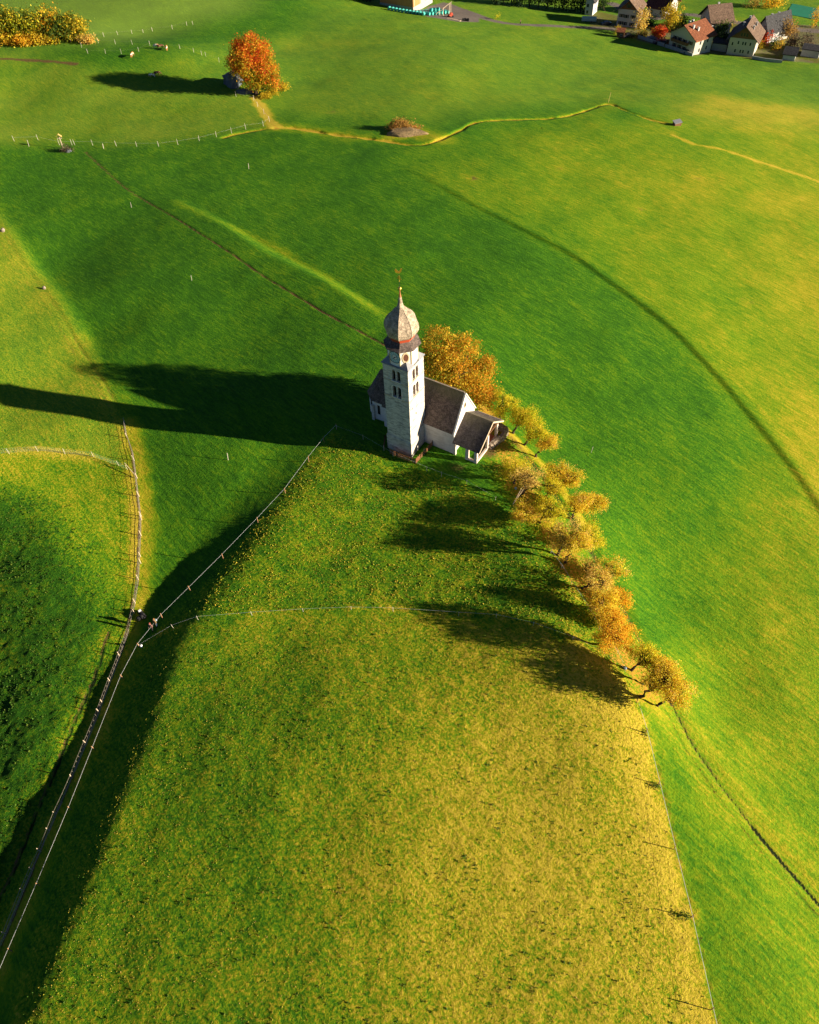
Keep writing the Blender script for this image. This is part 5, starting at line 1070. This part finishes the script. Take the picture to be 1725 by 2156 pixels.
def house(name, L, R, label, depth, eave, ridge, wall=None, roof=None, shade_roof=None, over=.8, wins=(), side_wins=(), gable=None, chims=((.3,.6),), axis_='y', cat='house', base_drop=1.5, balcony=None, winsz=(.9,1.2), shut=None, z=None):
    a, b_ = G(*L), G(*R); z0 = min(a[2], b_[2]) if z is None else z; d = b_[:2]-a[:2]; W = float(np.linalg.norm(d)); yaw = math.atan2(d[1], d[0])
    r = empty(name, (a[0], a[1], z0), yaw); tag(r, label, cat); wall = wall or M_HWHITE; roof = roof or M_TAN
    mb = MB(); xm = W/2
    if axis_ == 'y':
        P_ = [(0,-base_drop),(W,-base_drop),(W,eave),(xm,ridge),(0,eave)]
        mb.add([(x,0,z) for x, z in P_]+[(x,depth,z) for x, z in P_], [(0,1,2,3,4),(9,8,7,6,5),(0,5,6,1),(1,6,7,2),(2,7,8,3),(3,8,9,4),(4,9,5,0)])
    else:
        P_ = [(0,-base_drop),(depth,-base_drop),(depth,eave),(depth/2,ridge),(0,eave)]
        mb.add([(0,y,z) for y, z in P_]+[(W,y,z) for y, z in P_], [(4,3,2,1,0),(5,6,7,8,9),(0,1,6,5),(1,2,7,6),(2,3,8,7),(3,4,9,8),(4,0,5,9)])
    mb.build('wall', wall, r)
    span = (W if axis_ == 'y' else depth)/2; s_ = (ridge-eave)/span; first = None
    for k, sg in enumerate((-1, 1)):
        e = span+over; zt = ridge+.1; zb = ridge-e*s_+.1; th = .28; m_ = MB(); L0, L1 = -over, (depth if axis_ == 'y' else W)+over
        sec = [(sg*.002, zt), (sg*e, zb), (sg*e, zb+th), (sg*.002, zt+th)]
        if axis_ == 'y': vs = [(xm+q, L0, z) for q, z in sec]+[(xm+q, L1, z) for q, z in sec]
        else: vs = [(L0, depth/2+q, z) for q, z in sec]+[(L1, depth/2+q, z) for q, z in sec]
        m_.add(vs, [(0,1,2,3),(7,6,5,4),(0,4,5,1),(1,5,6,2),(2,6,7,3),(3,7,4,0)])
        rf = m_.build('roof', roof if sg > 0 or not shade_roof else shade_roof, r)  # slope away from the sun takes darker tiles, shade put into the colour
        if sg > 0:
            for (u, v) in chims:
                cx_, cy_ = (xm+span*u, depth*v) if axis_ == 'y' else (W*v, depth/2+span*u); zc = ridge-span*abs(u)*s_
                MB().box(cx_-.32,cx_+.32,cy_-.32,cy_+.32,zc-.3,zc+1.35).box(cx_-.4,cx_+.4,cy_-.4,cy_+.4,zc+1.352,zc+1.47).build('chimney', M_HWHITE, rf)
    if gable:
        g0 = eave+gable; m_ = MB(); t = (ridge-.15-g0)/(ridge-eave); m_.add([(xm-span*t, -.06, g0), (xm+span*t, -.06, g0), (xm, -.06, ridge-.15), (xm-span*t, .02, g0), (xm+span*t, .02, g0), (xm, .02, ridge-.15)], [(0,1,2),(5,4,3),(0,3,4,1),(1,4,5,2),(2,5,3,0)]); m_.build('timber_gable', M_WOOD, r)
    for (u, z) in wins:
        w_, h = winsz; x = W*u; m_ = MB(); f = MB().box(x-w_/2-.06,x+w_/2+.06,-.05,.02,z-.06,z+h+.06).build('window', M_WHITE, r); MB().box(x-w_/2,x+w_/2,-.075,-.04,z,z+h).build('pane', M_GLASS, f)
        if shut: MB().box(x-w_/2-.5,x-w_/2-.08,-.09,-.02,z,z+h).build('shutter', shut, f); MB().box(x+w_/2+.08,x+w_/2+.5,-.09,-.02,z,z+h).build('shutter', shut, f)
    for (v, z) in side_wins:
        y = depth*v; f = MB().box(W-.02,W+.05,y-.5,y+.5,z-.06,z+1.26).build('window', M_WHITE, r); MB().box(W+.045,W+.075,y-.42,y+.42,z,z+1.2).build('pane', M_GLASS, f)
    if balcony:
        u0, u1, z = balcony; m_ = MB(); m_.box(W*u0,W*u1,-1.25,-.002,z,z+.15); m_.box(W*u0,W*u1,-1.25,-1.18,z+.15,z+1.05); m_.box(W*u0,W*u0+.07,-1.18,-.002,z+.15,z+1.05); m_.box(W*u1-.07,W*u1,-1.18,-.002,z+.15,z+1.05); m_.build('balcony', M_WOOD, r)
    return r, W
house('house', (1297.5,54.5), (1338,60), 'tall white house with brown gable and dark tan roof, left in the village', 10.5, 6.2, 9.6, roof=M_TAN, shade_roof=M_DTILE, over=1.1, wins=((.2,3.5),(.45,3.4),(.78,3.4),(.2,.9),(.42,.8),(.78,.7),(.5,7.0)), gable=.2, chims=((.25,.3),(-.1,.5)), shut=M_SHUT, side_wins=((.3,3.5),(.7,3.5)))
house('house', (1407.4,98.5), (1459,116.5), 'white house with orange tiled roof and balcony nearest the meadow', 10, 5.2, 8.6, wall=M_HPINK, roof=M_TILE, shade_roof=M_RTILE, over=1.0, wins=((.2,3.2),(.38,3.2),(.58,3.0),(.22,.8),(.42,.8),(.62,.6),(.82,3.1)), chims=((.55,.35),(.35,.2),(-.5,.6),(-.4,.7)), shut=M_SHUTB, side_wins=((.3,3),(.7,3),(.3,.6),(.7,.6)), balcony=(.12,.75,2.7))
house('house', (1471,57), (1494,72.5), 'steep tan roofed white house behind the orange roofed one', 8.5, 4.8, 9.0, roof=M_TAN, shade_roof=M_DTILE, over=.9, wins=((.3,3.4),(.62,3.4),(.3,.6),(.7,.6)), side_wins=((.3,3),(.7,3)), chims=((-.2,.5),), balcony=(.4,1.0,2.7))
house('house', (1529,113.5), (1584,121.5), 'big cream house with dark roof and brown gable left of the white shed', 12, 5.8, 9.8, wall=M_HPINK, roof=M_TAN, shade_roof=M_DTILE, over=1.2, wins=((.14,3.3),(.35,3.9),(.52,3.8),(.62,3.8),(.8,3.8),(.3,1.1),(.5,1.1),(.6,1.1),(.8,1.1),(.4,6.6),(.5,6.7),(.6,6.6)), gable=.1, chims=((-.35,.4),(-.1,.75),(.5,.7),(.45,.3)), winsz=(.6,1.1), shut=None, side_wins=((.3,3.5),(.7,3.5)))
house('house', (1590,84), (1611,92), 'dark roofed house half hidden behind the big cream house', 12, 4.6, 8.6, roof=M_DTILE, shade_roof=M_DTILE, over=.9, side_wins=((.4,2.6),(.75,2.6)), chims=((-.3,.3),(-.3,.6)))
house('house', (1361,31), (1399,37), 'low wide white house with maroon roof at the top edge of the photo', 12, 3.6, 7.4, roof=M_RTILE, over=1.2, axis_='x', wins=((.25,1),(.75,1)), chims=((.3,.6),))
house('house', (1231,31), (1247,33), 'narrow white house lit on its right side, cut by the top edge', 9, 5.4, 8.0, roof=M_DTILE, over=.7, wins=((.3,3),(.3,.6)), side_wins=((.3,3.2),(.7,3.2),(.5,.6)), chims=())
house('shed', (1646.6,126.5), (1672,130), 'white shed with dark blue tin roof at the right end of the village', 6, 2.0, 3.6, roof=M_DTILE, over=.4, axis_='x', cat='shed', chims=())
house('garage', (1497.5,104.5), (1528,109.5), 'low grey garage between the orange roofed and the cream house', 6, 2.3, 2.7, wall=M_CONC, roof=M_DTILE, over=.2, axis_='x', cat='garage', chims=())
house('garden_shed', (1298,78.5), (1313,80.5), 'small red brown garden shed at the meadow edge under a golden bush', 3, 1.9, 2.8, wall=M_WOOD, roof=M_TILE, over=.3, axis_='x', cat='shed', wins=((.6,.7),), winsz=(.7,.6), chims=())
house('farm_building', (1685,118), (1722,124), 'grey walled low building cut by the right edge of the photo', 6, 2.4, 3.2, wall=M_CONC, roof=M_DTILE, over=.3, axis_='x', cat='building', chims=())
# parked cars
def car(q, yaw, label, col):
    g = G(*q); r = empty('parked_car', g, yaw); tag(r, label, 'car', 'cars parked by the village houses'); m = simple(col+'_paint', dict(dark=(.03,.035,.045), grey=(.25,.27,.3), white=(.75,.76,.78))[col], None, 4, .3, 0, metal=.2, spec=.5)
    pr = [(-2.1,.35),(-2.12,.75),(-1.95,1.0),(-1.3,1.05),(-.75,1.42),(.85,1.45),(1.35,1.0),(2.05,.88),(2.15,.6),(2.12,.35)]
    n = len(pr); mb = MB(); rings = [[(x, y*(.86 if z > 1.1 else 1), z) for x, z in pr] for y in (-.85, .85)]; mb.add(rings[0]+rings[1], [tuple(range(n)), tuple(range(2*n-1, n-1, -1))]+[(i, i+n, (i+1) % n+n, (i+1) % n) for i in range(n)]); bd = mb.build('body', m, r)
    MB().box(-1.05,1.0,-.80,.80,1.08,1.36).build('windows', M_GLASS, r)
    for x in (-1.3, 1.35):
        for s_ in (-1, 1):
            w_ = MB().lathe([(-.11,.30),(-.09,.33),(.09,.33),(.11,.30)], 14).build('wheel', M_BLACK, r); w_.location = (x, s_*.80, .33); w_.rotation_euler = (math.pi/2, 0, 0)
    return r
car((1321,78), .3, 'dark car by the garden shed at the meadow edge', 'dark'); car((1399,92), .9, 'dark car in the yard left of the orange roofed house', 'dark'); car((1372,84), -.4, 'grey car behind the red shrub, nearest the yard corner', 'grey'); car((1386,92), .2, 'dark blue looking car between the grey car and the yard wall', 'dark'); car((1449,112), .2, 'dark car against the front wall of the orange roofed house', 'dark'); car((1276,53), .2, 'dark car on the forecourt left of the tall white house', 'dark')
g = G(1240,46); r = empty('cargo_trailer', g, -.25); tag(r, 'pale green covered trailer parked on the shaded grass', 'trailer'); MB().lathe([(0,1)],4) ; m_ = MB(); m_.loft([[(x, 1.2*math.cos(a), .9+1.1*math.sin(a)) for a in np.linspace(0, math.pi, 9)]+[(x, -1.2, .55), (x, 1.2, .55)] for x in (-3,3)]); m_.build('canopy', simple('pale_tarp',(.42,.55,.48),(.35,.46,.4),2,.7), r)
for x in (-1.2, 1.0):
    for s_ in (-1, 1): w_ = MB().lathe([(-.1,.3),(.1,.3)],12).build('wheel', M_BLACK, r); w_.location = (x, s_*1.1, .3); w_.rotation_euler = (math.pi/2, 0, 0)
# barn with bales
ba = G(870.5, 23.6); bl_ = G(800, 9); d = ba[:2]-bl_[:2]; W = float(np.linalg.norm(d)); yaw = math.atan2(d[1], d[0]); bn = empty('barn', (bl_[0], bl_[1], ba[2]), yaw); tag(bn, 'wooden barn with orange brown boards and dark roof at the top edge', 'barn')
MB().box(0,W,0,16,-1,1.3).build('stone_base', M_CONC, bn); MB().box(.1,W-.05,.05,15.9,1.302,6.2).build('board_wall', M_BARN, bn)
mb = MB(); mb.add([(W-.05,.05,6.2),(W-.05,15.9,6.2),(W-.05,8,10.4),(0.1,.05,6.2),(.1,15.9,6.2),(.1,8,10.4)], [(0,1,2),(5,4,3),(0,3,4,1),(1,4,5,2),(2,5,3,0)]); mb.build('gable', M_BARN, bn)
for sg in (-1, 1):
    m_ = MB(); sec = [(8+sg*.002,10.6),(8+sg*9.2,5.75),(8+sg*9.2,6.0),(8+sg*.002,10.85)]; m_.add([(-1,y,z) for y, z in sec]+[(W+1.2,y,z) for y, z in sec], [(0,1,2,3),(7,6,5,4),(0,4,5,1),(1,5,6,2),(2,6,7,3),(3,7,4,0)]); m_.build('roof', M_DTILE, bn)
for y in (1, 5.5, 10, 14.8): MB().box(W-.04,W+.06,y-.15,y+.15,1.3,6.1).build('timber_post', M_PALEWOOD, bn)
MB().box(W-.04,W+.04,6.2,9.6,1.0,4.6).build('barn_door', M_PALEWOOD, bn)
def bale_mesh():
    mb = MB(); n = 14; rings = []
    for x, r in ((-.62,.35),(-.62,.56),(-.55,.62),(.55,.62),(.62,.56),(.62,.35)): rings.append([(x, r*math.cos(2*math.pi*k/n), .62+r*math.sin(2*math.pi*k/n)) for k in range(n)])
    mb.loft(rings); return mb
ORD = ['first','second','third','fourth','fifth','sixth','seventh','eighth','ninth','tenth','eleventh','twelfth']
b0 = bale_mesh().build('silage_bale', M_BALE); bale_src = b0; used = [False]
def bale(p, yaw, label, group, m=None, up=False):
    o = bale_src if not used[0] else bale_src.copy()
    if used[0]: C.objects.link(o)
    used[0] = True; o.location = Vector([float(q) for q in p]); o.rotation_euler = (0, math.radians(90) if up else 0, yaw); tag(o, label, 'bale', group); return o
A = G(820,20.5); B = G(892,32.5)
for i in range(11):
    p = A+(B-A)*i/10; p[2] = zg(p[0], p[1]); bale(p, yaw+math.pi/2, ORD[i]+' turquoise wrapped bale from the left in the front row before the barn', 'front row of turquoise bales')
dA = (B-A)[:2]/np.linalg.norm((B-A)[:2]); nA = np.array([-dA[1], dA[0]]); st0 = G(899,32)[:2]; ang = nA*.96+dA*.28; ang /= np.linalg.norm(ang)
for j in range(7):
    for i in range(5):
        p = st0-dA*(4-i)*1.55+ang*j*1.75+dA*0.9; z = zg(*p); pos = ['against the barn','second column from the barn','middle column','second column from the yard','yard side'][i]
        bale((p[0], p[1], z), yaw, '%s row of the bale block behind the barn corner, %s' % (ORD[j], pos), 'block of turquoise bales beside the barn')
for j in range(3):
    p = st0-dA*1.0+ang*(j*1.9+2.5)+dA*.9; bale((p[0], p[1], zg(*p)+1.18), yaw, ORD[j]+' bale lying on top of the turquoise block, counted from the meadow', 'upper bales of the turquoise block')
# timber frame, planks and odd things in the farm yard
f0 = G(924,33); fr = empty('timber_frame', f0, yaw); tag(fr, 'pale slanting timber frame standing beside the bales', 'frame')
for y in (0, 1.6):
    MB().beam((-1.5,y,.3),(3.2,y+3.5,4.0),.22).build('rafter', M_PALEWOOD, fr)
for x, y, h in ((.2,.4,1.5),(1.2,1.6,2.6),(3.0,3.3,3.7),(2.8,5,3.7)): MB().box(x-.1,x+.1,y-.1,y+.1,-.5,h).build('post', M_PALEWOOD, fr)
for k, (q, L_, yw, lab) in enumerate([((952,41),5,0,'long pale plank stack at the meadow edge of the farm yard'),((962,43.5),3.5,.05,'shorter pale plank in front of the plank stack')]):
    g = G(*q); o = empty('plank_stack', g, yaw-.1+yw); tag(o, lab, 'planks'); m_ = MB()
    for i in range(4): MB().box(-L_/2,L_/2,-.5+i*.26,-.28+i*.26,.02,.22+.03*(i%2)).build('plank', M_PALEWOOD, o)
for k, (q, lab) in enumerate((((978,43.5),'black tipped crate at the end of the planks'),((985,44.5),'second black crate right of the tipped one'))):
    g = G(*q); o = empty('black_crate', g, .4+k); tag(o, lab, 'crate'); MB().box(-.7,.7,-.5,.5,0,.1).build('bottom', M_BLACK, o); 
    for a in ((-.7,-.62,-.5,.5),(.62,.7,-.5,.5),(-.62,.62,-.5,-.42),(-.62,.62,.42,.5)): MB().box(*a,.1,.8).build('side', M_BLACK, o)
g = G(949,36.5); tc = empty('red_machine', g, .5); tag(tc, 'small red farm machine with black wheels in the yard', 'machine'); MB().box(-.9,.9,-.5,.5,.4,1.1).box(-.2,.7,-.35,.35,1.102,1.6).build('machine_body', simple('red_paint',(.6,.08,.04),None,4,.5), tc)
for x in (-.7,.7):
    for s_ in (-1,1): w_ = MB().lathe([(-.12,.38),(.12,.38)],12).build('wheel', M_BLACK, tc); w_.location = (x, s_*.65, .38); w_.rotation_euler = (math.pi/2,0,0)
g = G(1096,50.5); person((1096,50.5), 1.0, 'person in dark brown clothes standing on the field road', M_BROWNJ, M_BLACK, M_HAIRB)
g = G(1048.5,41); tree('small_post_shrub', g, [(g+np.array([0,0,1.0]), (.6,.6,.9))], 160, .3, GOLDG, 'small yellow green bush beside the bend of the field road', 'shrub', None, 95, .05, nlimb=3)
# village trees and shrubs
VT = [((1411.6,64),(1419,31),5.2,5.6,YEL,2600,'large bright yellow tree between the tall white house and the orange roof'),((1388,83),(1388,68),2.6,2.6,REDP,1300,'vivid red small tree in front of the yellow tree'),
 ((1377,82),(1378,70),1.8,1.8,ORNG,600,'orange shrub left of the vivid red tree'),((1345,72),(1353,40),3.2,5,BARE,900,'nearly bare brownish tree against the tall white house'),((1302,72),(1303,64),1.6,1.6,YEL,500,'golden bush over the garden shed'),
 ((1345,76),(1346,71),1.2,1.2,YEL,350,'round golden bush right of the garden shed'),((1357,77),(1358,71),1.2,1.5,YEL,350,'narrow golden bush below the bare tree'),((1351,80),(1352,76),1.6,1.2,DGRN,350,'dark green bush between the two golden bushes'),
 ((1331,80),(1331,73),1.8,1.8,DGRN,400,'dark green bush right of the dark car'),((1372,56),(1372,44),3,2.6,DGRN,700,'dark hedge tree behind the bare tree'),((1437,56),(1440,42),3,2.6,GRN,700,'olive bush right of the large yellow tree'),
 ((1516,76),(1517,60),3.4,3.2,GRN,900,'sunlit green tree above the grey garage'),((1518,96),(1517,78),3.6,3.0,DGRN,900,'dark green tree right behind the grey garage'),((1487,100),(1486,80),3.0,3.6,DGRN,800,'dark tree in the gap beside the orange roofed house'),
 ((1600,102),(1600,96),1.8,1.6,YEL,450,'yellow bush right of the big cream house'),((1612,92),(1612,76),3.0,3.2,REDP,1100,'red orange tree glowing on the sunlit wall of the dark roofed house'),((1630,104),(1630,94),2.0,2.6,GRN,500,'green bush next to the red orange tree'),
 ((1641,106),(1642,94),1.8,2.6,ORNG,450,'orange leaved bush left of the white shed'),((1650,82),(1655,58),4.6,4.4,[((.42,.24,.06),3),((.3,.2,.06),2)],1300,'big brownish orange tree behind the white shed'),((1538,52),(1540,44),2.4,2,BARE,350,'pale brown shrub by the far road'),
 ((1668,100),(1668,84),3.4,2.6,[((.16,.10,.06),3),((.10,.08,.05),2)],700,'dark brown thicket tree left of the farm building'),((1700,104),(1700,88),3.6,2.8,[((.14,.10,.06),3),((.09,.08,.05),2)],700,'dark brown thicket tree nearest the right edge'),
 ((1625,16),(1627,5),5.5,4.5,ORNG,1400,'large orange tree cut by the top edge behind the village'),((1600,14),(1590,2),4.5,4,BARE,700,'brown tree left of the large orange tree at the top edge'),((1718,58),(1719,35),1.8,5.5,ORNG,700,'slender orange tree at the right edge beside the far road'),
 ((1275,24),(1270,10),4,3,DGRN,700,'dark tree behind the narrow white house'),((1412,14),(1410,2),3,3,REDP,500,'red tree cut by the top edge behind the maroon roof')]
for i, (b_, c_, rx, rz, pal, n, lab) in enumerate(VT):
    base = G(*b_); cc = ell(c_[0], c_[1], base[1]+.5, (1,1,1))[0]; rd = random.Random(i+40)
    bl = [(cc, (rx*.8, rx*.8, rz*.85))]+[(cc+np.array([rd.uniform(-.6,.6)*rx, rd.uniform(-.5,.5)*rx, rd.uniform(-.6,.4)*rz]), (rx*.45, rx*.45, rz*.4)) for k in range(4)]
    tree('bush' if rx < 2.7 and rz < 3 else 'garden_tree', base, bl, n, .55 if rx > 2.5 else .38, pal, lab, 'bush' if rx < 2.7 and rz < 3 else 'tree', 'garden trees of the village', 700+i, .18, nlimb=5)
# dark row of conifers along the top edge
for i, (x, y, h) in enumerate(((1045,9,10),(1062,11,12),(1080,12,11),(1097,14,13),(1115,15,12),(1133,17,14),(1150,18,12),(1168,19,14),(1186,21,12),(1204,23,13),(1222,25,11),(700,-4,9),(725,-3,10),(752,0,9),(775,2,8))):
    g = G(x, y); bl = [(g+np.array([0,0,h*t]), (2.6*(1-t)+.5, 2.6*(1-t)+.5, h*.16)) for t in (.2,.38,.56,.74,.9)]
    lab = (ORD[i]+' dark conifer from the left in the row at the top edge') if i < 11 else (ORD[i-11]+' dark tree from the left beside the barn at the top edge')
    tree('conifer', g, bl, 700, .7, DGRN, lab, 'tree', 'dark trees along the top edge', 800+i, .2, (0,0,h*.6), M_LEAFG, nlimb=4)
# green sports court behind the village
q = [G(1656,30), G(1722,42), G(1730,20), G(1668,8)]; m_ = MB(); m_.add([(p[0], p[1], zg(p[0], p[1])+.12) for p in q]+[(p[0], p[1], zg(p[0], p[1])-.4) for p in q], [(0,1,2,3),(0,4,5,1),(1,5,6,2),(2,6,7,3),(3,7,4,0)])
o = m_.build('court', simple('green_court', (.02,.22,.12), (.02,.18,.10), .3, .8, 0)); tag(o, kind='structure')
# low garden wall along the meadow edge
for k, (pix, lab) in enumerate([([(1343,80),(1365,87),(1398,98)], 'low dark garden wall below the red tree'), ([(1583,124),(1610,129),(1646,133)], 'grey retaining wall from the cream house to the white shed'), ([(1400,99),(1425,107),(1458,119)], 'low grey wall and fence before the orange roofed house')]):
    L = GL(pix); m_ = MB()
    for a, b_ in zip(L[:-1], L[1:]): m_.beam((a[0],a[1],a[2]+.3), (b_[0],b_[1],b_[2]+.3), .35, 1.5)
    o = m_.build('garden_wall', M_CONC); tag(o, lab, 'wall')
